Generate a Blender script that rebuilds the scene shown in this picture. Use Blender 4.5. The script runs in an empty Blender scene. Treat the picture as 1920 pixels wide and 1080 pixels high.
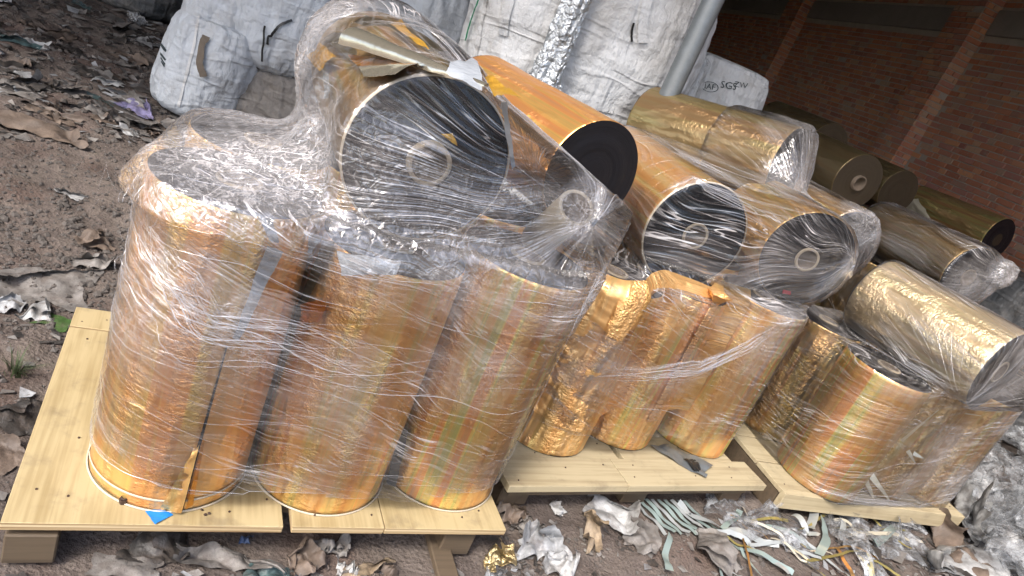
import bpy, bmesh, math, random
import numpy as np
from mathutils import Vector, Matrix, Quaternion
from mathutils.bvhtree import BVHTree

random.seed(7); RNG = np.random.default_rng(7)
SC = bpy.context.scene
COL = SC.collection
PI = math.pi

# ------------------------------------------------------------------ camera
F_PX, ROLL, PITCH = 1280.0, math.radians(23.2), math.radians(20.8)
CAM = np.array([0.0, 0.0, 1.6])
_F = np.array([0, math.cos(PITCH), -math.sin(PITCH)])
_R0 = np.array([1.0, 0, 0]); _U0 = np.cross(_R0, _F)
_R = math.cos(ROLL) * _R0 + math.sin(ROLL) * _U0
_U = -math.sin(ROLL) * _R0 + math.cos(ROLL) * _U0
cam_d = bpy.data.cameras.new('camera'); cam_o = bpy.data.objects.new('camera', cam_d); COL.objects.link(cam_o)
cam_d.sensor_width = 36.0; cam_d.lens = F_PX / 1920 * 36.0; cam_d.clip_start = 0.02; cam_d.clip_end = 2000
cam_o.matrix_world = Matrix(((_R[0], _U[0], -_F[0], CAM[0]), (_R[1], _U[1], -_F[1], CAM[1]), (_R[2], _U[2], -_F[2], CAM[2]), (0, 0, 0, 1)))
SC.camera = cam_o

# ------------------------------------------------------------------ light
SUN_EL, SUN_AZ = math.radians(48), math.radians(205)      # azimuth from +Y, clockwise: behind the camera, a little to its left
w = bpy.data.worlds.new('World'); SC.world = w; w.use_nodes = True
wn = w.node_tree; bg = wn.nodes['Background']
sky = wn.nodes.new('ShaderNodeTexSky'); sky.sky_type = 'NISHITA'; sky.sun_disc = False
sky.sun_elevation = SUN_EL; sky.sun_rotation = SUN_AZ; sky.air_density = 0.9; sky.dust_density = 3.2; sky.ozone_density = 1.0
wn.links.new(sky.outputs[0], bg.inputs['Color']); bg.inputs['Strength'].default_value = 0.15
sun_d = bpy.data.lights.new('sun', 'SUN'); sun_d.energy = 1.5; sun_d.angle = math.radians(12); sun_d.color = (1.0, 0.96, 0.91)
sun_o = bpy.data.objects.new('sun', sun_d); COL.objects.link(sun_o)
sd = Vector((math.sin(SUN_AZ) * math.cos(SUN_EL), math.cos(SUN_AZ) * math.cos(SUN_EL), math.sin(SUN_EL)))
sun_o.rotation_euler = sd.to_track_quat('Z', 'Y').to_euler(); sun_o.location = sd * 20
SC.view_settings.view_transform = 'Standard'; SC.view_settings.look = 'None'
SC.view_settings.exposure = 1.2; SC.view_settings.gamma = 1.0; SC.view_settings.use_curve_mapping = False
SC.cycles.use_denoising = True
SC.cycles.max_bounces = 6; SC.cycles.transparent_max_bounces = 14; SC.cycles.glossy_bounces = 3; SC.cycles.diffuse_bounces = 3; SC.cycles.transmission_bounces = 4
SC.cycles.use_adaptive_sampling = True; SC.cycles.adaptive_threshold = 0.03
SC.cycles.caustics_reflective = False; SC.cycles.caustics_refractive = False
SC.cycles.sample_clamp_indirect = 6.0

# ------------------------------------------------------------------ helpers
def ray(x, y):
    d = _F * F_PX + _R * (x - 960) + _U * (540 - y)
    return d / np.linalg.norm(d)
def at(x, y, Y):
    """world point seen at pixel x, y of the photograph, Y metres ahead along the ground"""
    d = ray(x, y); return CAM + d * (Y / d[1])
def on_ground(x, y, z=0.0):
    d = ray(x, y); return CAM + d * ((z - CAM[2]) / d[2])

def vnoise(P, seed=0):
    P = np.asarray(P, float); i = np.floor(P).astype(np.int64); f = P - i; u = f * f * (3 - 2 * f)
    def h(dx, dy, dz):
        n = (i[:, 0] + dx) * 374761393 + (i[:, 1] + dy) * 668265263 + (i[:, 2] + dz) * 2147483647 + seed * 1274126177
        n = (n ^ (n >> 13)) * 1274126177; n = n ^ (n >> 16)
        return (n & 0xFFFF) / 32767.5 - 1.0
    x0 = [h(0, a, b) * (1 - u[:, 0]) + h(1, a, b) * u[:, 0] for b in (0, 1) for a in (0, 1)]
    y0 = x0[0] * (1 - u[:, 1]) + x0[1] * u[:, 1]; y1 = x0[2] * (1 - u[:, 1]) + x0[3] * u[:, 1]
    return y0 * (1 - u[:, 2]) + y1 * u[:, 2]
def fbm(P, seed=0, o=4, g=0.5):
    r = 0; a = 1.0
    for k in range(o):
        r = r + a * vnoise(np.asarray(P) * 2 ** k, seed + 17 * k); a *= g
    return r

def mesh_np(name, V, Fs, smooth=True):
    me = bpy.data.meshes.new(name)
    me.from_pydata(np.asarray(V).tolist(), [], [tuple(int(i) for i in f) for f in Fs] if not isinstance(Fs, np.ndarray) else Fs.tolist())
    if smooth:
        me.polygons.foreach_set('use_smooth', [True] * len(me.polygons))
    me.update(); return me
def bm_mesh(name, bm, smooth=False):
    me = bpy.data.meshes.new(name); bm.to_mesh(me); bm.free()
    if smooth: me.polygons.foreach_set('use_smooth', [True] * len(me.polygons))
    return me
def thing(name, label, cat, loc=(0, 0, 0), rot=None, group=None, kind=None):
    o = bpy.data.objects.new(name, None); COL.objects.link(o); o.location = loc; o.empty_display_size = 0.05
    if rot is not None: o.rotation_mode = 'QUATERNION'; o.rotation_quaternion = rot
    tag(o, label, cat, group, kind); return o
def tag(o, label=None, cat=None, group=None, kind=None):
    if label: o['label'] = label
    if cat: o['category'] = cat
    if group: o['group'] = group
    if kind: o['kind'] = kind
    return o
def part(name, me, m, parent=None, loc=None):
    o = bpy.data.objects.new(name, me); COL.objects.link(o)
    if m is not None and not me.materials: me.materials.append(m)
    if parent is not None: o.parent = parent
    if loc is not None: o.location = loc
    return o
def box_bm(bm, c, s, bev=0.0, rz=0.0):
    r = bmesh.ops.create_cube(bm, size=1.0, matrix=Matrix.Translation(c) @ Matrix.Rotation(rz, 4, 'Z') @ Matrix.Diagonal((s[0], s[1], s[2], 1)))
    if bev > 0:
        es = list({e for v in r['verts'] for e in v.link_edges})
        bmesh.ops.bevel(bm, geom=es, offset=bev, segments=1, affect='EDGES', profile=0.6)
def box_me(name, s, bev=0.002):
    bm = bmesh.new(); box_bm(bm, (0, 0, 0), s, bev); return bm_mesh(name, bm)
def grid_faces(nu, nv, wrap=False):
    i, j = np.meshgrid(np.arange(nu - (0 if wrap else 1)), np.arange(nv - 1), indexing='ij')
    i = i.ravel(); j = j.ravel(); i2 = (i + 1) % nu
    return np.stack([i * nv + j, i2 * nv + j, i2 * nv + j + 1, i * nv + j + 1], 1)

# ------------------------------------------------------------------ materials
class NT:
    def __init__(s, name):
        s.m = bpy.data.materials.new(name); s.m.use_nodes = True; s.t = s.m.node_tree; s.t.nodes.clear()
        s.out = s.n('ShaderNodeOutputMaterial')
    def n(s, t, **k):
        nd = s.t.nodes.new(t)
        for a, b in k.items(): setattr(nd, a, b)
        return nd
    def l(s, a, b): s.t.links.new(a, b)
    def set(s, sock, v):
        if hasattr(v, 'is_output'): s.l(v, sock)
        elif v is not None:
            if isinstance(v, (tuple, list)) and len(v) == 3 and sock.type == 'RGBA': v = (*v, 1)
            sock.default_value = v
    def math(s, op, a, b=None, c=None, clamp=False):
        nd = s.n('ShaderNodeMath', operation=op, use_clamp=clamp)
        for i, v in enumerate((a, b, c)):
            if v is not None: s.set(nd.inputs[i], v)
        return nd.outputs[0]
    def coord(s, which='Object'): return s.n('ShaderNodeTexCoord').outputs[which]
    def pos(s): return s.n('ShaderNodeNewGeometry').outputs['Position']
    def mapv(s, v, scale=(1, 1, 1), loc=(0, 0, 0), rot=(0, 0, 0)):
        nd = s.n('ShaderNodeMapping'); s.l(v, nd.inputs[0]); nd.inputs['Scale'].default_value = scale; nd.inputs['Location'].default_value = loc; nd.inputs['Rotation'].default_value = rot
        return nd.outputs[0]
    def noise(s, v, scale=5, detail=3, rough=0.55, dist=0.0, out='Fac'):
        nd = s.n('ShaderNodeTexNoise'); s.l(v, nd.inputs['Vector'])
        s.set(nd.inputs['Scale'], scale); s.set(nd.inputs['Detail'], detail); s.set(nd.inputs['Roughness'], rough); s.set(nd.inputs['Distortion'], dist)
        return nd.outputs[out]
    def vor(s, v, scale=5, feature='F1', out='Distance', rnd=1.0):
        nd = s.n('ShaderNodeTexVoronoi', feature=feature); s.l(v, nd.inputs['Vector']); nd.inputs['Scale'].default_value = scale; nd.inputs['Randomness'].default_value = rnd
        return nd.outputs[out]
    def ramp(s, fac, stops, interp='LINEAR'):
        nd = s.n('ShaderNodeValToRGB'); nd.color_ramp.interpolation = interp; e = nd.color_ramp.elements
        while len(e) > 1: e.remove(e[0])
        for i, (p, c) in enumerate(stops):
            el = e[0] if i == 0 else e.new(p)
            el.position = p; el.color = (*c, 1) if isinstance(c, (tuple, list)) else (c, c, c, 1)
        s.l(fac, nd.inputs[0]); return nd.outputs[0]
    def step(s, v, a, b):
        nd = s.n('ShaderNodeMapRange', interpolation_type='SMOOTHSTEP'); s.l(v, nd.inputs[0])
        nd.inputs[1].default_value = a; nd.inputs[2].default_value = b; return nd.outputs[0]
    def mix(s, f, a, b, mode='MIX'):
        nd = s.n('ShaderNodeMix', data_type='RGBA', blend_type=mode); s.set(nd.inputs[0], f); s.set(nd.inputs[6], a); s.set(nd.inputs[7], b); return nd.outputs[2]
    def bump(s, h, strength=0.3, dist=0.01, normal=None):
        nd = s.n('ShaderNodeBump'); s.l(h, nd.inputs['Height']); s.set(nd.inputs['Strength'], strength); nd.inputs['Distance'].default_value = dist
        if normal is not None: s.l(normal, nd.inputs['Normal'])
        return nd.outputs[0]
    def bsdf(s, col=(.5, .5, .5), rough=0.6, metal=0.0, spec=0.5, normal=None, **k):
        nd = s.n('ShaderNodeBsdfPrincipled'); s.set(nd.inputs['Base Color'], col); s.set(nd.inputs['Roughness'], rough); s.set(nd.inputs['Metallic'], metal); s.set(nd.inputs['Specular IOR Level'], spec)
        if normal is not None: s.l(normal, nd.inputs['Normal'])
        for a, v in k.items(): s.set(nd.inputs[a], v)
        return nd.outputs[0]
    def mixs(s, f, a, b):
        nd = s.n('ShaderNodeMixShader'); s.set(nd.inputs[0], f); s.l(a, nd.inputs[1]); s.l(b, nd.inputs[2]); return nd.outputs[0]
    def attr(s, name, kind='GEOMETRY', out='Fac'):
        nd = s.n('ShaderNodeAttribute', attribute_type=kind, attribute_name=name); return nd.outputs[out]
    def rand(s): return s.n('ShaderNodeObjectInfo').outputs['Random']
    def done(s, sh): s.l(sh, s.out.inputs['Surface']); return s.m
    def sep(s, v):
        nd = s.n('ShaderNodeSeparateXYZ'); s.l(v, nd.inputs[0]); return nd.outputs
    def comb(s, x, y, z):
        nd = s.n('ShaderNodeCombineXYZ')
        for i, v in enumerate((x, y, z)): s.set(nd.inputs[i], v)
        return nd.outputs[0]

def mat_gold():
    """metallised holographic film wound on a roll: roll axis is local Z"""
    t = NT('gold_foil'); c = t.coord(); x, y, z = t.sep(c)
    rnd = t.attr('tone', 'OBJECT')
    th = t.math('ARCTAN2', y, x)
    cyl = t.comb(t.math('MULTIPLY', t.math('COSINE', th), 1.0), t.math('MULTIPLY', t.math('SINE', th), 1.0), t.math('ADD', z, t.math('MULTIPLY', rnd, 9.0)))
    band = t.noise(t.mapv(cyl, (2.6, 2.6, 0.35)), 1.0, 3, 0.55, 0.3)
    band2 = t.noise(t.mapv(cyl, (7, 7, 0.5), (3, 1, 7)), 1.0, 2, 0.5, 0.2)
    b = t.math('ADD', t.math('MULTIPLY', band, 0.75), t.math('MULTIPLY', band2, 0.25))
    rain = t.ramp(b, [(0.30, (0.80, 0.36, 0.13)), (0.40, (0.90, 0.54, 0.18)), (0.455, (0.86, 0.64, 0.22)), (0.485, (0.64, 0.62, 0.22)), (0.515, (0.96, 0.74, 0.22)), (0.55, (0.94, 0.42, 0.16)), (0.60, (0.86, 0.45, 0.20)), (0.66, (0.56, 0.38, 0.32)), (0.74, (0.86, 0.60, 0.25))])  # iridescent sheen painted as fixed rainbow bands in the base colour
    plain = t.ramp(band2, [(0.35, (0.84, 0.45, 0.165)), (0.5, (0.92, 0.55, 0.22)), (0.65, (0.88, 0.58, 0.26))])
    rmask = t.math('MULTIPLY', t.step(t.noise(t.mapv(cyl, (1.6, 1.6, 2.2), (1, 4, 2)), 1.0, 2), 0.38, 0.62), t.attr('rainbow', 'OBJECT'), clamp=True)
    col = t.mix(rmask, plain, rain)
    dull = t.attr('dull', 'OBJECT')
    col = t.mix(dull, col, t.mix(0.88, col, (0.115, 0.10, 0.06)))  # darker olive-brown: own tone plus shade under the roof, mixed into the colour
    col = t.mix(t.attr('warm', 'OBJECT'), col, (0.92, 0.34, 0.09))
    col = t.mix(t.attr('pale', 'OBJECT'), col, (0.66, 0.60, 0.42))
    # crinkles
    wv = t.noise(t.mapv(cyl, (5, 5, 34)), 1.0, 3, 0.6, 1.0)
    fine = t.noise(t.mapv(cyl, (13, 13, 75), (2, 5, 1)), 1.0, 2, 0.6, 1.2)
    soft = t.noise(t.mapv(cyl, (2.2, 2.2, 3.0), (5, 0, 3)), 1.0, 2)
    msk = t.math('MULTIPLY', t.step(soft, 0.38, 0.64), t.attr('crinkle', 'OBJECT'))
    h = t.math('ADD', wv, t.math('MULTIPLY', fine, 0.4))
    nrm = t.bump(t.math('ADD', t.math('MULTIPLY', h, msk), t.math('MULTIPLY', soft, 0.4)), 0.85, 0.018)
    rough = t.math('MULTIPLY_ADD', soft, 0.2, 0.24)
    return t.done(t.bsdf(col, rough, 0.66, normal=nrm))

def mat_sheet(name, col, metal=1.0, rough=0.25, bump=0.5, scale=22):
    t = NT(name); c = t.coord()
    n1 = t.noise(c, scale, 4, 0.6, 0.8); v = t.vor(c, scale * 0.8, 'DISTANCE_TO_EDGE')
    cc = t.mix(t.noise(c, 6, 2), tuple(k * 0.72 for k in col), col)
    return t.done(t.bsdf(cc, rough, metal, normal=t.bump(t.math('ADD', n1, t.math('MULTIPLY', v, 0.7)), bump, 0.02)))

def mat_end():
    """wound edge of the roll: dark concentric layers"""
    t = NT('wound_edge'); c = t.coord(); x, y, z = t.sep(c)
    r = t.math('SQRT', t.math('ADD', t.math('MULTIPLY', x, x), t.math('MULTIPLY', y, y)))
    rv = t.comb(r, 0.0, 0.0)
    rings = t.noise(rv, 170, 4, 0.75); broad = t.noise(rv, 26, 3, 0.6)
    ang = t.noise(c, 5, 3)
    col = t.mix(t.math('MULTIPLY', rings, broad), (0.003, 0.003, 0.005), (0.022, 0.021, 0.026))
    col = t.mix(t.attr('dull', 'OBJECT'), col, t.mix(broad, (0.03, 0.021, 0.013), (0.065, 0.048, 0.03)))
    rough = t.math('ADD', 0.30, t.math('MULTIPLY', rings, 0.25))
    return t.done(t.bsdf(col, rough, 0.0, 0.28, normal=t.bump(t.math('ADD', rings, t.math('MULTIPLY', ang, 0.3)), 0.35, 0.004)))

def mat_plain(name, col, rough=0.7, var=0.25, scale=8, bump=0.2, metal=0.0, spec=0.4, bdist=0.004):
    t = NT(name); c = t.coord(); n = t.noise(c, scale, 5, 0.6); n2 = t.noise(c, scale * 6, 3, 0.6)
    cc = t.mix(t.math('ADD', t.math('MULTIPLY', n, 0.7), t.math('MULTIPLY', n2, 0.3)), tuple(k * (1 - var) for k in col), tuple(min(1, k * (1 + var)) for k in col))
    return t.done(t.bsdf(cc, rough, metal, spec, normal=t.bump(t.math('ADD', n, n2), bump, bdist)))

def mat_wood(name, a, b, along='Y'):
    t = NT(name); c = t.coord(); r = t.rand()
    c2 = t.comb(*[t.math('ADD', q, t.math('MULTIPLY', r, 7.0)) for q in t.sep(c)])
    sc = {'Y': (60, 2.2, 60), 'X': (2.2, 60, 60)}[along]
    g = t.noise(t.mapv(c2, sc), 1.0, 5, 0.6, 0.4)
    fig = t.noise(t.mapv(c2, (sc[0] / 9, sc[1] / 2, 5)), 1.0, 3, 0.5, 1.5)
    kn = t.noise(c2, 3.5, 3)
    f = t.math('ADD', t.math('MULTIPLY', g, 0.5), t.math('ADD', t.math('MULTIPLY', fig, 0.35), t.math('MULTIPLY', kn, 0.3)))
    col = t.ramp(f, [(0.36, b), (0.50, tuple((p + q) / 2 for p, q in zip(a, b))), (0.62, a)])
    dirt = t.step(t.noise(t.pos(), 7, 5, 0.65), 0.52, 0.74)
    col = t.mix(t.math('MULTIPLY', dirt, 0.45), col, (0.12, 0.09, 0.065))
    return t.done(t.bsdf(col, 0.62, 0, 0.35, normal=t.bump(g, 0.25, 0.002)))

def mat_ply_edge():
    t = NT('plywood_edge'); c = t.coord(); x, y, z = t.sep(c)
    n = t.noise(t.comb(t.math('MULTIPLY', t.math('ADD', x, y), 1.4), t.math('MULTIPLY', z, 170.0), 0.0), 1.0, 2, 0.5, 0.4)
    return t.done(t.bsdf(t.ramp(n, [(0.38, (0.24, 0.15, 0.07)), (0.5, (0.50, 0.37, 0.2)), (0.62, (0.66, 0.53, 0.32))]), 0.7))

def mat_film(name='stretch_film', white=1.0, base=1.0):
    t = NT(name); fl = t.attr('flow', 'GEOMETRY', 'Vector'); a, b, wgt = t.sep(fl); P = t.pos()
    mk = t.attr('mask', 'GEOMETRY', 'Vector'); m1, m2, cr = t.sep(mk)      # laid down with the sheet: streaky zones, milky zones, crumpled zones
    def lines(ka, kb, wid, det, seed):
        n = t.noise(t.comb(t.math('MULTIPLY', a, ka), t.math('MULTIPLY', b, kb), seed), 1.0, det, 0.5, 0.0)
        r = t.math('ABSOLUTE', t.math('SUBTRACT', n, 0.5))
        return t.math('SUBTRACT', 1.0, t.step(r, 0.0, wid)), n
    l1, n1 = lines(1.7, 34, 0.020, 2, 1.3)
    l2, n2 = lines(3.0, 90, 0.050, 1, 5.7)
    crn = t.noise(P, 30, 2, 0.6, 0.9); crl = t.math('SUBTRACT', 1.0, t.step(t.math('ABSOLUTE', t.math('SUBTRACT', crn, 0.5)), 0.0, 0.06))
    wfac = t.math('MULTIPLY', l1, t.math('MULTIPLY_ADD', m1, 0.66, 0.10))
    wfac = t.math('ADD', wfac, t.math('MULTIPLY', l2, t.math('MULTIPLY_ADD', m1, 0.24, 0.02)))
    wfac = t.math('ADD', wfac, t.math('MULTIPLY', t.math('MULTIPLY_ADD', wgt, 0.06, m2), t.math('MULTIPLY_ADD', n2, 0.31, 0.0)))
    wfac = t.math('ADD', wfac, t.math('MULTIPLY', cr, t.math('MULTIPLY_ADD', crl, 0.38, 0.30)))
    wfac = t.math('MULTIPLY', wfac, white)
    h = t.math('MULTIPLY', t.math('ADD', n1, t.math('MULTIPLY', n2, 0.42)), t.math('MULTIPLY_ADD', m1, 0.75, 0.35))
    h = t.math('ADD', h, t.math('MULTIPLY', t.math('MULTIPLY', cr, crn), 1.2))
    nrm = t.bump(h, 0.6, 0.03)
    fr = t.n('ShaderNodeFresnel'); fr.inputs['IOR'].default_value = 1.42; t.l(nrm, fr.inputs['Normal'])
    gl = t.n('ShaderNodeBsdfGlossy'); gl.inputs['Roughness'].default_value = 0.14; gl.inputs['Color'].default_value = (1, 1, 1, 1); t.l(nrm, gl.inputs['Normal'])
    df = t.n('ShaderNodeBsdfDiffuse'); df.inputs['Color'].default_value = (0.86, 0.82, 0.81, 1); t.l(nrm, df.inputs['Normal'])
    tr = t.n('ShaderNodeBsdfTransparent'); tr.inputs['Color'].default_value = (0.965, 0.965, 0.97, 1)
    body = t.mixs(0.40, df.outputs[0], gl.outputs[0])
    clear = t.mixs(t.math('MULTIPLY', fr.outputs[0], 0.85 * base, clamp=True), tr.outputs[0], gl.outputs[0])
    return t.done(t.mixs(t.math('MINIMUM', wfac, 0.92), clear, body))

def mat_strand():
    t = NT('film_fold')
    gl = t.n('ShaderNodeBsdfGlossy'); gl.inputs['Roughness'].default_value = 0.2
    df = t.n('ShaderNodeBsdfDiffuse'); df.inputs['Color'].default_value = (0.84, 0.82, 0.83, 1)
    tr = t.n('ShaderNodeBsdfTransparent')
    return t.done(t.mixs(t.attr('op'), tr.outputs[0], t.mixs(0.5, df.outputs[0], gl.outputs[0])))

def mat_litter(name, col, rough=0.45, trans=0.0, spec=0.5):
    t = NT(name); c = t.coord(); n = t.noise(c, 9, 5, 0.65); f = t.noise(c, 60, 3)
    cc = t.mix(t.step(n, 0.35, 0.7), tuple(k * 0.5 for k in col), col)
    dirt = t.step(t.noise(t.pos(), 14, 5, 0.7), 0.45, 0.68)
    cc = t.mix(t.math('MULTIPLY', dirt, 0.6), cc, (0.10, 0.078, 0.064))
    sh = t.bsdf(cc, rough, 0, spec, normal=t.bump(t.math('ADD', n, t.math('MULTIPLY', f, 0.3)), 0.5, 0.02))
    if trans > 0:
        tr = t.n('ShaderNodeBsdfTransparent'); v = t.step(t.noise(c, 22, 4, 0.7, 1.0), 0.35, 0.75)
        sh = t.mixs(t.math('SUBTRACT', 1.0, t.math('MULTIPLY', t.math('SUBTRACT', 1.0, v), trans)), tr.outputs[0], sh)
    return t.done(sh)

M = {}
M['gold'] = mat_gold(); M['end'] = mat_end()
M['core'] = mat_plain('cardboard_core', (0.50, 0.41, 0.29), 0.8, 0.25, 14)
M['core_in'] = mat_plain('core_inside', (0.16, 0.12, 0.085), 0.85, 0.3, 14)
M['rimtape'] = mat_plain('pale_edge_tape', (0.56, 0.48, 0.36), 0.5, 0.15, 12)
M['ply'] = mat_wood('pale_plywood', (0.50, 0.395, 0.215), (0.30, 0.215, 0.095), 'Y')
M['plank'] = mat_wood('pale_plank', (0.49, 0.41, 0.26), (0.31, 0.24, 0.14), 'X')
M['oldwood'] = mat_wood('weathered_timber', (0.125, 0.092, 0.06), (0.065, 0.048, 0.032), 'X')
M['plyedge'] = mat_ply_edge()
M['film'] = mat_film(); M['strand'] = mat_strand()
M['steel'] = mat_plain('galvanised_steel', (0.22, 0.24, 0.25), 0.5, 0.3, 18, 0.1, 0.6)
M['silver'] = mat_sheet('silver_sheet', (0.52, 0.55, 0.57), 0.8, 0.3, 0.8, 30)
M['goldsheet'] = mat_sheet('pale_gold_sheet', (0.86, 0.79, 0.62), 0.45, 0.30, 0.12, 9)
M['orangesheet'] = mat_sheet('orange_foil', (0.95, 0.46, 0.10), 0.9, 0.30, 0.45, 16)
M['amber'] = mat_sheet('amber_foil', (0.90, 0.50, 0.07), 0.55, 0.38, 0.7, 26)
M['irid'] = mat_sheet('white_foil', (0.60, 0.64, 0.68), 0.25, 0.25, 0.35, 12)
M['olivesheet'] = mat_sheet('olive_foil', (0.36, 0.32, 0.22), 0.9, 0.35, 0.25, 12)
M['curlsheet'] = mat_sheet('pale_gold_curl', (0.88, 0.80, 0.62), 0.85, 0.22, 0.15, 7)
M['blue'] = mat_plain('blue_tape', (0.02, 0.22, 0.62), 0.45, 0.2, 20)
M['red'] = mat_plain('red_sticker', (0.55, 0.02, 0.05), 0.5)
M['black'] = mat_plain('black_plastic', (0.015, 0.016, 0.017), 0.4)
M['tape_green'] = mat_plain('green_strap', (0.01, 0.16, 0.075), 0.4)
M['brownstrap'] = mat_plain('brown_webbing', (0.14, 0.115, 0.09), 0.85)
M['nail'] = mat_plain('rusty_nail', (0.06, 0.035, 0.025), 0.7)
M['print'] = mat_plain('printed_ink', (0.03, 0.045, 0.05), 0.7)

# ------------------------------------------------------------------ ground
def frame2(yaw):
    c, s = math.cos(yaw), math.sin(yaw); return np.array([c, s]), np.array([-s, c])
PALLETS = {  # front corner seen from the camera, yaw, width, depth
    'A': ((-0.873, 1.131), math.radians(30.0), 1.345, 0.99),
    'B': ((0.269, 2.023), math.radians(33.5), 1.393, 1.02),
    'C': ((1.516, 2.811), math.radians(25.5), 1.32, 1.0),
    'D': ((2.05, 4.28), math.radians(24.0), 1.45, 1.15)}
def mat_ground():
    t = NT('trodden_earth'); P = t.pos()
    n = t.noise(P, 1.1, 6, 0.62); n2 = t.noise(P, 9, 6, 0.7); n3 = t.noise(P, 55, 4, 0.65); peb = t.vor(P, 70, 'F1'); clod = t.vor(P, 17, 'SMOOTH_F1')
    col = t.ramp(t.math('ADD', t.math('MULTIPLY', n, 0.55), t.math('MULTIPLY', n2, 0.45)), [(0.32, (0.066, 0.053, 0.045)), (0.45, (0.121, 0.097, 0.084)), (0.55, (0.158, 0.130, 0.110)), (0.68, (0.207, 0.174, 0.152))])
    col = t.mix(t.step(n3, 0.55, 0.75), col, (0.248, 0.204, 0.176))
    col = t.mix(t.math('MULTIPLY', t.step(t.noise(t.mapv(P, loc=(9, 2, 4)), 2.3, 4), 0.52, 0.66), 0.6), col, (0.124, 0.083, 0.067))
    h = t.math('ADD', t.math('MULTIPLY', n2, 1.2), t.math('ADD', t.math('MULTIPLY', n3, 0.5), t.math('ADD', t.math('MULTIPLY', peb, 0.25), t.math('MULTIPLY', clod, 0.2))))
    return t.done(t.bsdf(col, 0.88, 0, 0.25, normal=t.bump(h, 0.9, 0.016)))
M['ground'] = mat_ground()
def ground_z(X, Y):
    Q = np.stack([X, Y, np.zeros_like(X)], 1)
    z = 0.028 * fbm(Q * 1.6, 3, 3) + 0.016 * fbm(Q * 7, 5, 3, 0.55) + 0.010 * np.abs(fbm(Q * 19, 8, 2))
    m = np.ones_like(X)
    for (c, yaw, W, D) in PALLETS.values():
        u, v = frame2(yaw); dx = X - c[0]; dy = Y - c[1]; a = dx * u[0] + dy * u[1]; b = dx * v[0] + dy * v[1]
        d = np.maximum(np.maximum(-a, a - W), np.maximum(-b, b - D)); m = np.minimum(m, np.clip((d + 0.05) / 0.25, 0, 1))
    return z * (0.35 + 0.65 * m) - 0.02 * (1 - m)
xs = np.linspace(-7, 6.5, 520); ys = np.linspace(-0.5, 10.5, 430)
GX, GY = np.meshgrid(xs, ys, indexing='ij'); gx = GX.ravel(); gy = GY.ravel()
edge = np.clip(np.minimum(np.minimum(gx + 7, 6.5 - gx), np.minimum(gy + 0.5, 10.5 - gy)) / 0.8, 0, 1)
gz = ground_z(gx, gy) * edge + (edge - 1) * 0.03
# one sheet: the fine patch, with wide rings of ground out to the horizon stitched to its border
V = np.stack([gx, gy, gz], 1).tolist(); Fc = grid_faces(520, 430).tolist()
nu, nv = 520, 430
bord = [i * nv for i in range(nu)] + [(nu - 1) * nv + j for j in range(1, nv)] + [i * nv + nv - 1 for i in range(nu - 2, -1, -1)] + [j for j in range(nv - 2, 0, -1)]
prev = bord
for sc_ in (3.0, 12.0, 80.0):
    base = len(V); cx, cy = -0.25, 5.0
    for b in bord: V.append([cx + (V[b][0] - cx) * sc_, cy + (V[b][1] - cy) * sc_, -0.03])
    cur = list(range(base, base + len(bord))); n_ = len(bord)
    Fc += [[prev[i], cur[i], cur[(i + 1) % n_], prev[(i + 1) % n_]] for i in range(n_)]
    prev = cur
bmg = bpy.data.meshes.new('ground'); bmg.from_pydata(V, [], Fc); bmg.polygons.foreach_set('use_smooth', [True] * len(bmg.polygons))
g = part('ground', bmg, M['ground']); g['kind'] = 'structure'
GZ = gz.reshape(520, 430)
def gh(x, y):
    i = min(max((x + 7) / 13.5 * 519, 0), 517.99); j = min(max((y + .5) / 11.0 * 429, 0), 427.99); a, b = int(i), int(j); u, v = i - a, j - b
    return float(GZ[a, b] * (1 - u) * (1 - v) + GZ[a + 1, b] * u * (1 - v) + GZ[a, b + 1] * (1 - u) * v + GZ[a + 1, b + 1] * u * v)

# ------------------------------------------------------------------ shed: brick wall, roof
def mat_brick():
    t = NT('old_red_brick'); tone = t.math('FRACT', t.math('ADD', t.attr('bt'), t.rand())); P = t.pos()
    col = t.ramp(tone, [(0.0, (0.343, 0.135, 0.088)), (0.3, (0.429, 0.184, 0.109)), (0.55, (0.343, 0.161, 0.134)), (0.75, (0.494, 0.237, 0.129)), (0.9, (0.386, 0.270, 0.197)), (1.0, (0.280, 0.120, 0.098))])
    n = t.noise(P, 22, 5, 0.7); col = t.mix(t.step(n, 0.5, 0.75), col, (0.27, 0.21, 0.17))
    return t.done(t.bsdf(col, 0.9, 0, 0.2, normal=t.bump(t.noise(P, 60, 4), 0.5, 0.005)))
M['brick'] = mat_brick()
M['mortar'] = mat_plain('lime_mortar', (0.33, 0.29, 0.25), 0.95, 0.3, 9, 0.6)
M['concrete'] = mat_plain('grey_concrete', (0.22, 0.20, 0.185), 0.92, 0.25, 4, 0.4)
W0 = np.array([4.317, 8.45, 0.0]); WA = np.array([-0.225, 0.974, 0.0]); WA /= np.linalg.norm(WA); WN = np.array([-WA[1], WA[0], 0.0])
def wp(s, z, off=0.0): return W0 + WA * s + WN * off + np.array([0, 0, z])
wall = thing('brick_wall', 'old red brick wall with projecting piers behind the rolls', 'wall', wp(0, 0))
wrot = math.atan2(WA[1], WA[0])
def wbox(name, s0, s1, z0, z1, o0, o1, m, parent=wall, bev=0.0):
    me = box_me(name, (s1 - s0, o1 - o0, z1 - z0), bev); o = part(name, me, m, parent)
    c = wp((s0 + s1) / 2, (z0 + z1) / 2, (o0 + o1) / 2) - wp(0, 0); o.location = c; o.rotation_euler = (0, 0, wrot); return o
wbox('mortar_bed', -9.0, 14.0, -0.1, 6.2, -0.3, 0.0, M['mortar'])
PIER = [(1.10, 1.62), (5.75, 6.35), (-3.4, -2.85), (10.4, 11.0)]
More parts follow.
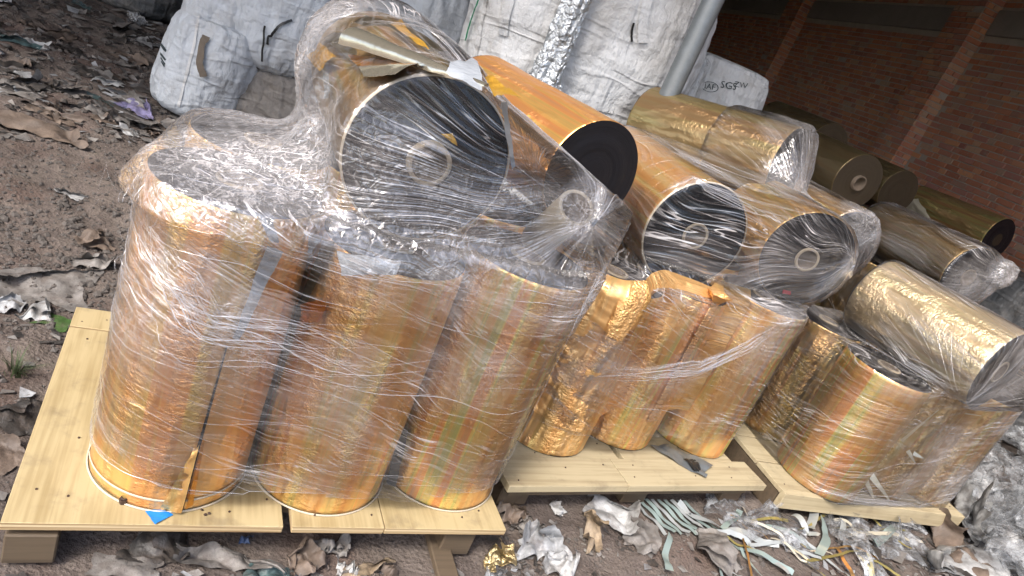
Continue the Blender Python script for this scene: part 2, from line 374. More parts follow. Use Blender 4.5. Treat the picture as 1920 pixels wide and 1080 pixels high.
for s0, s1 in PIER: wbox('pier_bed', s0 + 0.012, s1 - 0.012, -0.1, 6.1, -0.01, 0.205, M['mortar'])
for s0, s1 in [(-2.8, 1.09), (1.63, 5.74), (6.36, 10.3)]: wbox('ring_beam', s0, s1, 3.40, 3.70, -0.02, 0.035, M['concrete'], bev=0.008)
bricks_far = []; near_bricks = []
CH, JT = 0.068, 0.010
def lay(s0, s1, z0, z1, off, face='front'):
    k = int(round(z0 / CH)); 
    while (k + 1) * CH < z1:
        z = k * CH; s = s0 - (0.06 if k % 2 else 0.0) - (0.125 if k % 4 > 1 else 0)
        i = k
        while s < s1:
            L = 0.235 if (i % 2 == 0 or random.random() < 0.15) else 0.113
            a, b = max(s, s0), min(s + L, s1)
            if b - a > 0.03 and random.random() > 0.004: yield a, b, z + random.uniform(-.002, .002), off + random.uniform(-0.003, 0.005)
            s += L + JT; i += 1
        k += 1
for a, b, z, o in lay(-2.8, 12.0, 0.2, 3.38, 0.0):
    if any(p0 - 0.01 < (a + b) / 2 < p1 + 0.01 for p0, p1 in PIER): continue
    if -1.45 < a and b < 1.09 and 1.12 < z < 2.62: near_bricks.append((a, b, z, o))
    else: bricks_far.append((a, b, z, o, 0))
for a, b, z, o in lay(-2.8, 12.0, 3.72, 6.1, 0.0): bricks_far.append((a, b, z, o, 0))
for p0, p1 in PIER:
    for a, b, z, o in lay(p0, p1, 0.2, 6.0, 0.215): bricks_far.append((a, b, z, o, 0))
    for a, b, z, o in lay(0.0, 0.20, 0.2, 6.0, 0.0): bricks_far.append((a, b, z, p0, 1))
def brick_geo(bm_v, bm_f, tones, a, b, z, o, mode):
    h = CH - JT; i0 = len(bm_v)
    if mode == 0: q = [(a, z, o - .05), (b, z, o - .05), (b, z + h, o - .05), (a, z + h, o - .05), (a + .003, z + .003, o + .008), (b - .003, z + .003, o + .008), (b - .003, z + h - .003, o + .008), (a + .003, z + h - .003, o + .008)]
    else: q = [(o + .04, z, a), (o + .04, z, b), (o + .04, z + h, b), (o + .04, z + h, a), (o - .004, z + .003, a + .003), (o - .004, z + .003, b - .003), (o - .004, z + h - .003, b - .003), (o - .004, z + h - .003, a + .003)]
    for s, zz, of in q: bm_v.append((wp(s, zz, of) - wp(0, 0)).tolist())
    fs = [(4, 5, 6, 7), (0, 1, 5, 4), (1, 2, 6, 5), (2, 3, 7, 6), (3, 0, 4, 7)]
    t_ = random.random()
    for f in fs: bm_f.append(tuple(i0 + k for k in f)); tones.append(t_)
bv, bf, bt = [], [], []
for q in bricks_far: brick_geo(bv, bf, bt, *q)
me = bpy.data.meshes.new('bricks'); me.from_pydata(bv, [], bf); at_ = me.attributes.new('bt', 'FLOAT', 'FACE'); at_.data.foreach_set('value', bt)
o = part('distant_bricks', me, M['brick'], wall); o['kind'] = 'stuff'
bmes = {}
for a, b, z, off in near_bricks[:300]:
    key = round((b - a) * 100)
    if key not in bmes: bmes[key] = box_me('brick', (key / 100 - .001, 0.06, CH - JT), 0.004)
    o = part('brick', bmes[key], M['brick'], wall); c = wp((a + b) / 2, z + (CH - JT) / 2, off + 0.008 - 0.03) - wp(0, 0); o.location = c
    o.rotation_euler = (random.uniform(-.02, .02), random.uniform(-.01, .01), wrot + random.uniform(-.01, .01))
if len(near_bricks) > 300:
    bv, bf, bt = [], [], []
    for a, b, z, off in near_bricks[300:]: brick_geo(bv, bf, bt, a, b, z, off, 0)
    me = bpy.data.meshes.new('bricks'); me.from_pydata(bv, [], bf); at_ = me.attributes.new('bt', 'FLOAT', 'FACE'); at_.data.foreach_set('value', bt)
    o = part('more_bricks', me, M['brick'], wall); o['kind'] = 'stuff'

M['roofm'] = mat_plain('dark_roof_sheet', (0.10, 0.095, 0.09), 0.9)
M['plaster'] = mat_plain('dirty_plaster', (0.16, 0.14, 0.12), 0.95, 0.3, 2)
def slab(name, s0, s1, o0, o1, z0, z1, m):
    c = wp((s0 + s1) / 2, (z0 + z1) / 2, (o0 + o1) / 2); ob = part(name, box_me(name, (s1 - s0, o1 - o0, z1 - z0), 0.0), m); ob.location = c; ob.rotation_euler = (0, 0, wrot); ob['kind'] = 'structure'; return ob
ROOF_S = -5.5  # unseen roof; front edge brought forward to darken the upper rolls and interior
slab('roof', ROOF_S, 14.0, -0.28, 14.0, 4.6, 4.75, M['roofm'])
slab('wall_back', 13.7, 14.0, 0.0, 14.0, -0.1, 4.59, M['plaster'])
slab('wall_left', ROOF_S + 3.0, 13.69, 13.7, 14.0, -0.1, 4.59, M['plaster'])  # unseen side wall, added to close off light and keep the interior dark

# ------------------------------------------------------------------ pallets
def local_thing(name, label, cat, c, yaw, z=0.0, **k):
    return thing(name, label, cat, (c[0], c[1], z), Quaternion((0, 0, 1), yaw), **k)
def plank(par, nm, x0, x1, y0, y1, z0, z1, m, bev=0.0015, edge=None):
    me = box_me(nm, (x1 - x0, y1 - y0, z1 - z0), bev)
    if edge is not None:
        me.materials.append(m); me.materials.append(edge)
        for p in me.polygons: p.material_index = 0 if p.normal.z > 0.5 else 1
    o = part(nm, me, m, par); o.location = ((x0 + x1) / 2, (y0 + y1) / 2, (z0 + z1) / 2); return o
nail_me = None
def nails(par, pts, z):
    global nail_me
    if nail_me is None:
        bm = bmesh.new(); bmesh.ops.create_cone(bm, cap_ends=True, segments=8, radius1=0.0035, radius2=0.0028, depth=0.003); nail_me = bm_mesh('nail', bm)
    for x, y in pts:
        bd = min((c for c in par.children if c.name.startswith('deck_board')), key=lambda c: max(abs(c.location.x - x) - c.dimensions.x / 2, abs(c.location.y - y) - c.dimensions.y / 2))
        o = part('nail', nail_me, M['nail'], bd); o.location = (x - bd.location.x, y - bd.location.y, z + 0.001 - bd.location.z)
ZT = 0.14
def pallet_A():
    c, yaw, W, D = PALLETS['A']; t = local_thing('wooden_pallet', 'pale plywood pallet with wide boards under the nearest wrapped load', 'pallet', c, yaw)
    P, E = M['ply'], M['plyedge']; z0, z1 = ZT - 0.024, ZT
    plank(t, 'deck_board', 0, 0.640, 0.0, 0.86, z0, z1, P, edge=E); plank(t, 'deck_board', 0, 0.640, 0.866, D, z0, z1 + .002, P, edge=E)
    plank(t, 'deck_board', 0.665, 0.932, 0.0, 0.93, z0, z1, P, edge=E); plank(t, 'deck_board', 0.935, W, 0.0, 0.93, z0, z1 - .001, P, edge=E)
    for y in (0.14, 0.45, 0.88): plank(t, 'stringer_board', 0.03, W - 0.03, y - .045, y + .045, 0.095, z0 - .001, M['oldwood'], 0.003)
    for x, ys_ in ((0.06, (0.055, 0.45, 0.88)), (0.66, (0.45, 0.88)), (W - 0.14, (0.075, 0.45, 0.88))):
        for y in ys_: plank(t, 'block', x - .05, x + .06, y - .05, y + .05, 0.0, 0.094, M['oldwood'], 0.004)
    nails(t, [(.05, .11), (.12, .09), (.11, .31), (.06, .80), (.5, .05), (.6, .10), (.56, .33), (.03, .90), (.10, .93), (.72, .06), (.9, .05), (1.27, .08), (1.2, .05)], z1)
    return t
def pallet_B():
    c, yaw, W, D = PALLETS['B']; t = local_thing('wooden_pallet', 'pale plank pallet under the middle wrapped load, grey rag at its edge', 'pallet', c, yaw)
    P, E = M['plank'], M['plyedge']; z1 = ZT
    plank(t, 'deck_board', 0, 0.56, 0.0, 0.16, z1 - .03, z1, P); plank(t, 'deck_board', 0.563, W, 0.0, 0.16, z1 - .03, z1 + .001, P)
    plank(t, 'deck_board', 0, 0.615, 0.163, 0.60, z1 - .03, z1 - .004, P); plank(t, 'deck_board', 0.645, W - .08, 0.163, 0.60, z1 - .03, z1 - .003, P)
    plank(t, 'deck_board', 0, W, 0.61, D, z1 - .03, z1 - .004, P)
    plank(t, 'front_rail', 0.02, W - 0.10, 0.012, 0.05, z1 - .055, z1 - .031, M['oldwood'])
    for y in (0.10, 0.5, 0.93): plank(t, 'stringer_board', 0.03, W - 0.03, y - .04, y + .04, 0.088, z1 - .0305, M['oldwood'], 0.003)
    for x in (0.08, 0.68, W - 0.12):
        for y in (0.10, 0.5, 0.93): plank(t, 'block', x - .06, x + .07, y - .05, y + .05, 0.0, 0.087, M['oldwood'], 0.004)
    nails(t, [(.05, .13), (.05, .03), (.3, .10), (.50, .12), (.62, .05), (.66, .12), (.98, .06), (1.2, .05), (1.25, .12), (.55, .25)], z1 + .001)
    return t
def pallet_C():
    c, yaw, W, D = PALLETS['C']; t = local_thing('wooden_pallet', 'pallet with deep front rail, film wrapped over its deck, farthest of the three', 'pallet', c, yaw)
    z1 = ZT
    for i in range(5): plank(t, 'deck_board', 0, W, 0.012 + i * .198, 0.20 + i * .198, z1 - .022, z1 - (.001 * (i % 2)), M['plank'])
    plank(t, 'front_rail', 0.0, W, -0.022, 0.010, z1 - .085, z1 + .001, M['plank']); plank(t, 'rear_rail', 0, W, D + .003, D + .033, z1 - .085, z1, M['plank'])
    for x in (0.0, 0.62, W - 0.09): plank(t, 'bearer', x + .005, x + .085, .02, D - .01, 0.0, z1 - .0225, M['oldwood'], 0.004)
    nails(t, [(.05, .05), (.65, .05), (1.28, .05)], z1)
    return t
def pallet_D():
    c, yaw, W, D = PALLETS['D']; t = local_thing('wooden_pallet', 'pallet hidden behind the third load, carrying rolls near the wall', 'pallet', c, yaw)
    for i in range(5): plank(t, 'deck_board', 0, W, i * .225, i * .225 + .2, ZT - .022, ZT, M['plank'])
    for x in (0.0, 0.66, W - 0.09): plank(t, 'bearer', x + .005, x + .085, 0, D, 0.0, ZT - .0225, M['oldwood'], 0.004)
    return t
pA, pB, pC, pD = pallet_A(), pallet_B(), pallet_C(), pallet_D()

# ------------------------------------------------------------------ film rolls
def body_mesh(r, L, seed, dent=0.003):
    nu, nv = 96, 40
    th = np.linspace(0, 2 * PI, nu, endpoint=False); vz = np.concatenate([[0, .002, .006], np.linspace(.02, L - .02, nv - 6), [L - .006, L - .002, L]])
    TH, Z = np.meshgrid(th, vz, indexing='ij'); Q = np.stack([np.cos(TH).ravel() * 1.5 + 9 * seed, np.sin(TH).ravel() * 1.5, Z.ravel() * 3], 1)
    R = r + dent * fbm(Q * 1.2, seed, 3) * 0.7 + dent * 0.12 * vnoise(np.stack([Q[:, 0] * 4, Q[:, 1] * 4, Q[:, 2] * 4], 1), seed + 3)
    e = np.minimum(Z.ravel(), L - Z.ravel()); R = R - np.clip((.006 - e) / .006, 0, 1) ** 2 * .004
    V = np.stack([R * np.cos(TH.ravel()), R * np.sin(TH.ravel()), Z.ravel()], 1)
    return mesh_np('film_body', V, grid_faces(nu, nv, True))
def ring_mesh(name, prof, n=72):
    """lathe of (radius, z) points"""
    prof = np.array(prof); th = np.linspace(0, 2 * PI, n, endpoint=False)
    V = np.stack([np.outer(np.cos(th), prof[:, 0]), np.outer(np.sin(th), prof[:, 0]), np.tile(prof[:, 1], (n, 1))], 2).reshape(-1, 3)
    return mesh_np(name, V, grid_faces(n, len(prof), True))
_rc = {}
RC, RI = 0.054, 0.043
def end_mesh(r, z, sgn, seed):
    rr = random.Random(seed); pr = []
    n = 22
    for i in range(n + 1):
        q = RC + (r - .003 - RC) * i / n; pr.append((q, z + sgn * (rr.uniform(-.0006, .0005) + 0.0008 * math.sin(i * .5 + seed))))
    return ring_mesh('end_face', pr if sgn < 0 else pr[::-1])
def make_roll(label, base, top, r=0.2, tone=0.0, dull=0.0, crinkle=1.0, group=None, seed=None, core_out=0.006, edge_tape=False, pale_rim=False, rainbow=0.55, pale=0.0, warm=0.0, core=True, name='gold_film_roll', cat='film roll'):
    base = Vector(base); top = Vector(top); ax = top - base; L = ax.length
    q = Vector((0, 0, 1)).rotation_difference(ax.normalized()); seed = seed if seed is not None else int(abs(base.x * 100 + base.y * 37)) % 5
    q = q @ Quaternion((0, 0, 1), seed * 1.3 + tone * 5)
    t = thing(name, label, cat, base, q, group)
    key = (round(r, 3), round(L, 2), seed % 5)
    if key not in _rc: _rc[key] = (body_mesh(r, L, seed % 5), end_mesh(r, 0.0, -1, seed), end_mesh(r, L, 1, seed + 1))
    b, e0, e1 = _rc[key]
    o = part('film_body', b, M['gold'], t); o['tone'] = tone; o['dull'] = dull; o['crinkle'] = crinkle; o['rainbow'] = rainbow; o['pale'] = pale; o['warm'] = warm
    for e in (e0, e1): oo = part('end_face', e, M['end'], t); oo['dull'] = dull if dull > .9 else 0.0
    kc = ('c', round(L, 2), core_out, dull > .7, core)
    if kc not in _rc and core:
        co = core_out
        _rc[kc] = ring_mesh('core', [(RI, -co), (RC, -co), (RC, L + co), (RI, L + co), (RI, -co)], 40)
        me = _rc[kc]; me.materials.append(M['core_in'] if dull > .7 else M['core']); me.materials.append(M['core_in'])
        for p in me.polygons: p.material_index = 1 if math.hypot(p.center.x, p.center.y) < RI + .001 and abs(p.normal.z) < .5 else 0
    if core: part('core', _rc[kc], M['core'], t)
    else:
        for z_ in (0.0, L): oo = part('core_plug', ring_mesh('core_plug', [(0.0005, z_ + .001), (RC + .003, z_ + .0005)] if z_ > 0 else [(RC + .003, -.0005), (.0005, -.001)], 32), M['end'], t); oo['dull'] = dull if dull > .7 else 0.0
    if edge_tape: part('edge_tape', ring_mesh('edge_tape', [(r + .0035, .034), (r + .005, .035), (r + .005, .040), (r + .0035, .041)], 96), M['rimtape'], o) if edge_tape == 2 else None; part('bottom_rim', ring_mesh('bottom_rim', [(r + .001, -.0005), (r + .0065, -.0005), (r + .0065, .003), (r + .003, .004)], 96), M['rimtape'], o)
    if pale_rim: part('pale_rim', ring_mesh('pale_rim', [(r - .002, L + .003), (r + .002, L + .003), (r + .003, L - .003)], 96), M['rimtape'], o)
    return t, q
ROLL = {}
def stand(key, c, ztop, label, r=0.2, z=ZT, **k):
    ROLL[key] = dict(kind='s', c=c, r=r, z0=z, z1=ztop); return make_roll(label, (c[0], c[1], z + .001), (c[0], c[1], ztop), r, **k)
def lie(key, face, far, label, r=0.2, **k):
    ROLL[key] = dict(kind='l', a=np.array(face), b=np.array(far), r=r); return make_roll(label, far, face, r, **k)
SG = None
stand('R1', (-.698, 1.516), 1.0, 'upright gold roll at the pallet corner with blue tape at its foot', .2, tone=.1, crinkle=.65, edge_tape=2, rainbow=.5, warm=.10, seed=1)
stand('R2', (-.334, 1.725), .93, 'middle upright gold roll of the nearest pallet, torn silver flap at its top', .2, tone=.35, crinkle=.65, edge_tape=True, rainbow=.9, warm=.18, seed=2)
stand('R3', (.006, 1.957), .97, 'upright gold roll beside a grey edge strip, at the end of the nearest pallet', .2, tone=.62, crinkle=.5, edge_tape=True, rainbow=1.0, seed=3)
stand('R4', (-.84, 1.91), .99, 'upright gold roll in the rear row, behind the corner roll', .2, tone=.2, seed=4)
stand('R5', (-.53, 2.11), .99, 'upright gold roll in the rear row, under the torn lying roll', .2, tone=.4, seed=0)
stand('R6', (-.19, 2.34), .98, 'upright gold roll in the rear row, under the bare black disc', .2, tone=.7, seed=1)
stand('S1', (.334, 2.495), .878, 'crinkled upright roll at the near corner of the middle pallet', .2, tone=.15, crinkle=1.4, seed=2)
stand('S2', (.640, 2.762), .878, 'middle upright roll of the middle pallet, bright yellow foot', .2, tone=.8, crinkle=.9, rainbow=1.0, seed=3)
stand('S3', (1.045, 2.985), .904, 'smooth upright roll above the grey rag on the middle pallet', .2, tone=.5, crinkle=.35, rainbow=1.4, seed=4)
stand('S4', (.10, 2.85), .878, 'upright roll in the rear row of the middle pallet, behind the crinkled one', .2, tone=.3, seed=0)
stand('S5', (.44, 3.12), .878, 'upright roll in the rear row of the middle pallet, centre', .2, tone=.6, seed=1)
stand('S6', (.80, 3.36), .904, 'upright roll in the rear row of the middle pallet, far end', .2, tone=.1, seed=2)
stand('T1', (1.58, 3.49), .80, 'brown crinkled short roll in shade, tucked between two pallets', .2, tone=.25, crinkle=1.6, dull=.35, seed=3)
stand('T2', (1.76, 3.10), .80, 'short upright roll with bright yellow and red bands at the third pallet corner', .2, tone=.9, crinkle=.15, dull=.15, rainbow=1.6, seed=4)
stand('T3', (2.125, 3.335), .80, 'short upright roll with torn foil scraps in the middle of the third pallet', .185, tone=.45, crinkle=1.1, dull=.5, seed=0)
stand('T4', (2.465, 3.50), .80, 'short upright roll at the outer end of the third pallet', .185, tone=.7, crinkle=1.0, dull=.4, seed=1)
stand('T5', (1.97, 3.72), .80, 'short upright roll in the rear row of the third pallet', .2, tone=.3, seed=2)
lie('L1', (-.305, 1.604, 1.204), (-.723, 2.355, 1.223), 'torn roll lying on top of the nearest load, black end under film', .205, tone=.2, dull=.65, crinkle=.3, seed=1, pale_rim=True, core_out=.02)
lie('L3', (.102, 2.382, 1.195), (-.451, 3.040, 1.189), 'lying orange roll whose bare black end disc shows no film', .2, tone=.55, dull=.05, crinkle=.7, rainbow=1.0, warm=.5, seed=2, core=False)
lie('L4', (.571, 2.63, 1.096), (.245, 3.426, 1.096), 'lying gold roll with black end and pale core, beside the bare black disc', .216, tone=.75, dull=.1, crinkle=.2, seed=3, pale_rim=True)
lie('L5', (1.134, 3.007, 1.122), (1.02, 3.545, 1.122), 'lying roll with a small red sticker on its black end', .216, tone=.35, dull=.2, seed=4)
lie('L6', (1.035, 3.60, 1.401), (.345, 4.113, 1.30), 'olive gold crinkled roll lying on top, its end bagged in loose film', .213, tone=.05, dull=.85, crinkle=.45, seed=0)
lie('L7', (1.914, 5.006, 1.429), (1.564, 5.788, 1.44), 'unwrapped brown roll with visible core lying far back', .2, tone=.65, dull=1.0, crinkle=.2, seed=1, core_out=0.03)
lie('L9', (2.71, 6.176, 1.44), (2.36, 6.95, 1.44), 'small dark roll end partly hidden behind the unwrapped brown roll', .2, tone=.3, dull=1.0, seed=2, core=False)
lie('L8', (2.02, 6.30, 1.56), (1.68, 7.05, 1.56), 'dark roll end wrapped in clear film, against the brick wall', .2, tone=.8, dull=1.0, seed=3)
lie('L10', (3.725, 6.294, 1.404), (3.292, 7.036, 1.375), 'dark gold roll lying nearest the brick wall, patch of torn foil on it', .2, tone=.95, dull=.75, crinkle=.8, rainbow=1.2, seed=4, core=False)
lie('L11', (2.593, 4.409, 1.192), (2.300, 5.215, 1.176), 'grey film-wrapped roll lying below the dark gold one', .2, tone=.4, dull=.8, crinkle=.5, seed=0)
lie('L12', (2.123, 2.998, 1.005), (1.718, 3.519, 1.005), 'pale gold roll lying across the third load, black end facing out', .2, tone=.85, dull=.1, pale=.65, crinkle=.8, seed=1)
lie('L13', (1.599, 3.865, 1.14), (1.25, 4.65, 1.14), 'wrapped roll with black end between the red-stickered roll and the brown one', .2, tone=.5, dull=.5, seed=2)
for i, (c, zt) in enumerate([((2.52, 4.62), .985), ((2.35, 5.0), .985), ((2.95, 4.80), .98), ((1.84, 5.18), 1.22), ((1.66, 5.56), 1.22), ((2.62, 6.35), 1.23), ((2.44, 6.75), 1.23), ((3.62, 6.47), 1.2), ((3.38, 6.88), 1.18), ((1.93, 6.48), 1.355), ((1.78, 6.84), 1.355), ((1.50, 4.08), .935), ((1.36, 4.44), .935)]):
    stand('B%d' % i, c, zt, 'upright dull roll in the dim stack near the brick wall, holding up a lying roll', .19, z=ZT if i < 3 else 0.0, tone=i * .13 % 1, dull=.8, seed=i % 5, group='upright rolls in the dim stack')

# ------------------------------------------------------------------ stretch film
def circle3(c, ax, r, n=18):
    ax = np.array(ax, float); ax /= np.linalg.norm(ax); h = np.array([0, 0, 1.0]) if abs(ax[2]) < .9 else np.array([1.0, 0, 0])
    u = np.cross(ax, h); u /= np.linalg.norm(u); v = np.cross(ax, u); t = np.linspace(0, 2 * PI, n, endpoint=False)
    return np.array(c)[None] + r * (np.cos(t)[:, None] * u + np.sin(t)[:, None] * v)
def roll_pts(key, infl=0.0, z0=None, t0=0.0, t1=1.0, ext=0.0):
    R = ROLL[key]
    if R['kind'] == 's':
        za = R['z0'] if z0 is None else z0
        return np.concatenate([circle3((*R['c'], z), (0, 0, 1), R['r'] + infl) for z in (za, R['z1'] + ext)])
    d = R['b'] - R['a']; L = np.linalg.norm(d); a = R['a'] + d * t0 - d / L * (ext if t0 == 0 else 0); b = R['a'] + d * t1
    return np.concatenate([circle3(p, d, R['r'] + infl) for p in (a, b)])
def hull_planes(pts):
    bm = bmesh.new()
    for p in pts: bm.verts.new(p)
    bmesh.ops.convex_hull(bm, input=bm.verts); bm.normal_update()
    N = np.array([f.normal[:] for f in bm.faces]); D = np.array([f.normal.dot(f.verts[0].co) for f in bm.faces]); bm.free()
    c = np.mean(pts, 0)
    flip = (N @ c - D) > 0; N[flip] *= -1; D[flip] *= -1
    key = np.round(np.c_[N, D], 3); _, idx = np.unique(key, axis=0, return_index=True)
    return N[idx], D[idx]
def hull_sdf(P, pts):
    N, D = hull_planes(pts); out = np.full(len(P), -9.0)
    for i in range(0, len(P), 60000): out[i:i + 60000] = (P[i:i + 60000] @ N.T - D).max(1)
    return out
def smin(a, b, k):
    h = np.clip(.5 + .5 * (b - a) / k, 0, 1); return b * (1 - h) + a * h - k * h * (1 - h)
def surface_nets(S, org, h):
    nx, ny, nz = S.shape; inside = S < 0
    acc = np.zeros((nx - 1, ny - 1, nz - 1, 3)); cnt = np.zeros((nx - 1, ny - 1, nz - 1))
    cs = [(i, j, k) for i in (0, 1) for j in (0, 1) for k in (0, 1)]
    sub = lambda A, c: A[c[0]:nx - 1 + c[0], c[1]:ny - 1 + c[1], c[2]:nz - 1 + c[2]]
    for a in cs:
        for ax in range(3):
            if a[ax] == 0:
                b = list(a); b[ax] = 1
                va, vb = sub(S, a), sub(S, b); m = (va < 0) != (vb < 0)
                t = np.where(m, va / np.where(m, va - vb, 1), 0)
                for k in range(3): acc[..., k] += np.where(m, a[k] + (t if k == ax else 0), 0)
                cnt += m
    act = cnt > 0; idx = np.full(act.shape, -1); idx[act] = np.arange(act.sum())
    I = np.argwhere(act); V = (I + acc[act] / cnt[act][:, None]) * h + org
    Fs = []
    for ax in range(3):
        u, v = (ax + 1) % 3, (ax + 2) % 3
        sl0 = [slice(1, -1)] * 3; sl1 = [slice(1, -1)] * 3
        sl0[ax] = slice(0, S.shape[ax] - 1); sl1[ax] = slice(1, S.shape[ax])
        A = inside[tuple(sl0)]; B = inside[tuple(sl1)]
        E_ = np.argwhere(A != B)
        if len(E_) == 0: continue
        fl = A[tuple(E_.T)]
        base = E_.copy(); base[:, u] += 1; base[:, v] += 1
        def g(du, dv):
            q = base.copy(); q[:, u] += du; q[:, v] += dv; q = np.clip(q, 0, np.array(idx.shape) - 1); return idx[tuple(q.T)]
        q = np.stack([g(-1, -1), g(0, -1), g(0, 0), g(-1, 0)], 1)
        q[~fl] = q[~fl][:, ::-1]; Fs.append(q[(q >= 0).all(1)])
    return V, np.concatenate(Fs)
def normals(V, Fs):
    n = np.cross(V[Fs[:, 2]] - V[Fs[:, 0]], V[Fs[:, 3]] - V[Fs[:, 1]]); N = np.zeros_like(V)
    for k in range(4): np.add.at(N, Fs[:, k], n)
    return N / (np.linalg.norm(N, axis=1)[:, None] + 1e-9)

def film(label, hulls, k, center, zsplit, knot, zcut, spots, nstr=260, h=0.016, off=0.007, seed=1, crum_amp=0.010, slope=0.18, cutmask=None):
    allp = np.concatenate(hulls); lo = allp.min(0) - .08; hi = allp.max(0) + .08
    n = np.ceil((hi - lo) / h).astype(int) + 1
    gx_, gy_, gz_ = [lo[i] + h * np.arange(n[i]) for i in range(3)]
    P = np.stack(np.meshgrid(gx_, gy_, gz_, indexing='ij'), -1).reshape(-1, 3)
    S = None
    for H in hulls:
        d = hull_sdf(P, H) - off; S = d if S is None else smin(S, d, k)
    V, Fs = surface_nets(S.reshape(n), lo, h)
    for _ in range(2):     # relax
        acc = np.zeros_like(V); c = np.zeros(len(V))
        for i in range(4):
            a, b = Fs[:, i], Fs[:, (i + 1) % 4]; np.add.at(acc, a, V[b]); np.add.at(acc, b, V[a]); np.add.at(c, a, 1); np.add.at(c, b, 1)
        V = V * .5 + .5 * acc / c[:, None]
    N = normals(V, Fs)
    cr = np.zeros(len(V))
    for (p, rad, s) in spots: cr = np.maximum(cr, s * np.clip(1 - np.linalg.norm(V - np.array(p), axis=1) / rad, 0, 1) ** .7)
    disp = .004 * fbm(V * 6, seed, 3) + cr * crum_amp * (fbm(V * 17, seed + 4, 3) + .3) + .0016 * np.abs(vnoise(np.c_[V[:, :2] * 7, V[:, 2] * 17 + V[:, 0] * 9], seed + 9))
    V = V + N * np.maximum(disp, -.003)[:, None]
    th = np.arctan2(V[:, 0] - center[0], -(V[:, 1] - center[1])); rad = 0.75
    fa = th * rad; fb = V[:, 2] + slope * fa + .08 * vnoise(V * 2.2, seed + 2) + .02 * fbm(V * 7, seed + 12, 2)
    kv = V - np.array(knot); kd = np.linalg.norm(kv, axis=1)
    ang = np.arctan2(kv[:, 2] * .9 + .05 * vnoise(V * 4, seed + 5), -kv[:, 0] * .8 + -kv[:, 1] * .45)
    ws = np.clip((V[:, 2] - zsplit) / .05, 0, 1)
    fa = np.where(ws > .5, kd * 1.2 + 5, fa); fb = np.where(ws > .5, ang * .55, fb)
    V0 = V
    keep = (V[Fs].mean(1)[:, 2] > zcut + .035 * vnoise(np.c_[V[Fs].mean(1)[:, :2] * 6, np.zeros(len(Fs))], seed + 6))
    if cutmask is not None: keep &= ~cutmask(V[Fs].mean(1))
    Fs = Fs[keep]; used = np.unique(Fs); mp = np.full(len(V), -1); mp[used] = np.arange(len(used)); Fs = mp[Fs]; V = V[used]
    me = mesh_np('stretch_film', V, Fs)
    A = me.attributes.new('flow', 'FLOAT_VECTOR', 'POINT'); A.data.foreach_set('vector', np.stack([fa[used], fb[used], ws[used]], 1).ravel())
    ss = lambda v, a, b: (lambda q: q * q * (3 - 2 * q))(np.clip((v - a) / (b - a), 0, 1))
    U = np.stack([fa, fb * 5, ws * 7], 1)
    m1 = ss(.6 * fbm(V0 * 3.3, seed + 40, 3) + .5 * fbm(U * 1.5, seed + 41, 3), -.05, .75); bnd = ss(vnoise(np.c_[fa * .5, fb * 4.2, fa * 0 + ws * 5], seed + 50), .10, .16) * .22 + ss(vnoise(np.c_[fa * .7 + 4, fb * 7.0, fa * 0], seed + 51), .25, .29) * .16
    m2 = bnd + ss(.5 * fbm(V0 * 4, seed + 42, 3) + .8 * fbm(U * 1.7, seed + 43, 4), .0, 1.1)
    A = me.attributes.new('mask', 'FLOAT_VECTOR', 'POINT'); A.data.foreach_set('vector', np.stack([m1[used], m2[used], cr[used]], 1).ravel())
    t = thing('stretch_film', label, 'film wrap', (center[0], center[1], ZT))
    o = part('film_sheet', me, M['film'], t); o.location = (-center[0], -center[1], -ZT)
    bvh = BVHTree.FromPolygons(V.tolist(), Fs.tolist())
    sv, sf, so = [], [], []
    rr = random.Random(seed)
    def trace(p, dirf, steps, st, r):
        pts = []
        p = Vector(p)
        for i in range(steps):
            q = bvh.find_nearest(p)
            if q[0] is None: break
            p = q[0] + q[1] * .0015; pts.append((p.copy(), q[1]))
            d = Vector(dirf(p, i)); d -= q[1] * d.dot(q[1])
            if d.length < 1e-5: break
            p = p + d.normalized() * st
            if pts and len(pts) > 3 and (pts[-1][0] - pts[-2][0]).length < st * .2: break
        strand(pts, r)
    def strand(pts, r, op=None):
        m = len(pts)
        if m < 4: return
        i0 = len(sv); op = rr.choice((.1, .16, .24, .34, .55)) if op is None else op
        for i, (p, nn) in enumerate(pts):
            a = pts[min(i + 1, m - 1)][0] - pts[max(i - 1, 0)][0]; s = nn.cross(a)
            if s.length < 1e-9: s = Vector((0, 0, 1))
            s.normalize(); rad_ = r * (math.sin(PI * (i + .3) / (m - .4)) ** .6 if 0 < i < m - 1 else .15) * rr.uniform(.6, 1.25)
            for q in (p + s * rad_, p + nn * rad_ * 1.1, p - s * rad_): sv.append(q[:]); so.append(op * (.35 + .65 * math.sin(PI * i / (m - 1))))
        for i in range(m - 1):
            for j in range(2):
                b = i0 + i * 3 + j; sf.append((b, b + 1, b + 4, b + 3))
    VV = V
    for _ in range(nstr):
        i = rr.randrange(len(VV)); p = VV[i]; up = p[2] > zsplit
        r = rr.choice((.0004, .0005, .0006, .0008, .001, .0013)); wob = rr.uniform(-.25, .25); sl = rr.gauss(-slope, .13); ph = rr.uniform(0, 6)
        if up:
            K = Vector(knot); trace(p, lambda q, s: (K - q).normalized() + Vector((math.sin(s * .5 + ph), math.cos(s * .4 + ph), wob)) * .10, rr.randint(10, 36), .018, r)
        else:
            def df(q, s):
                x, y = q[0] - center[0], q[1] - center[1]; l = math.hypot(x, y) + 1e-6
                return (-y / l, x / l, sl + .16 * math.sin(s * .25 + ph))
            trace(p, df, rr.randint(14, 60), .016, r)
    return t, (bvh, strand, rr, sv, sf, so)
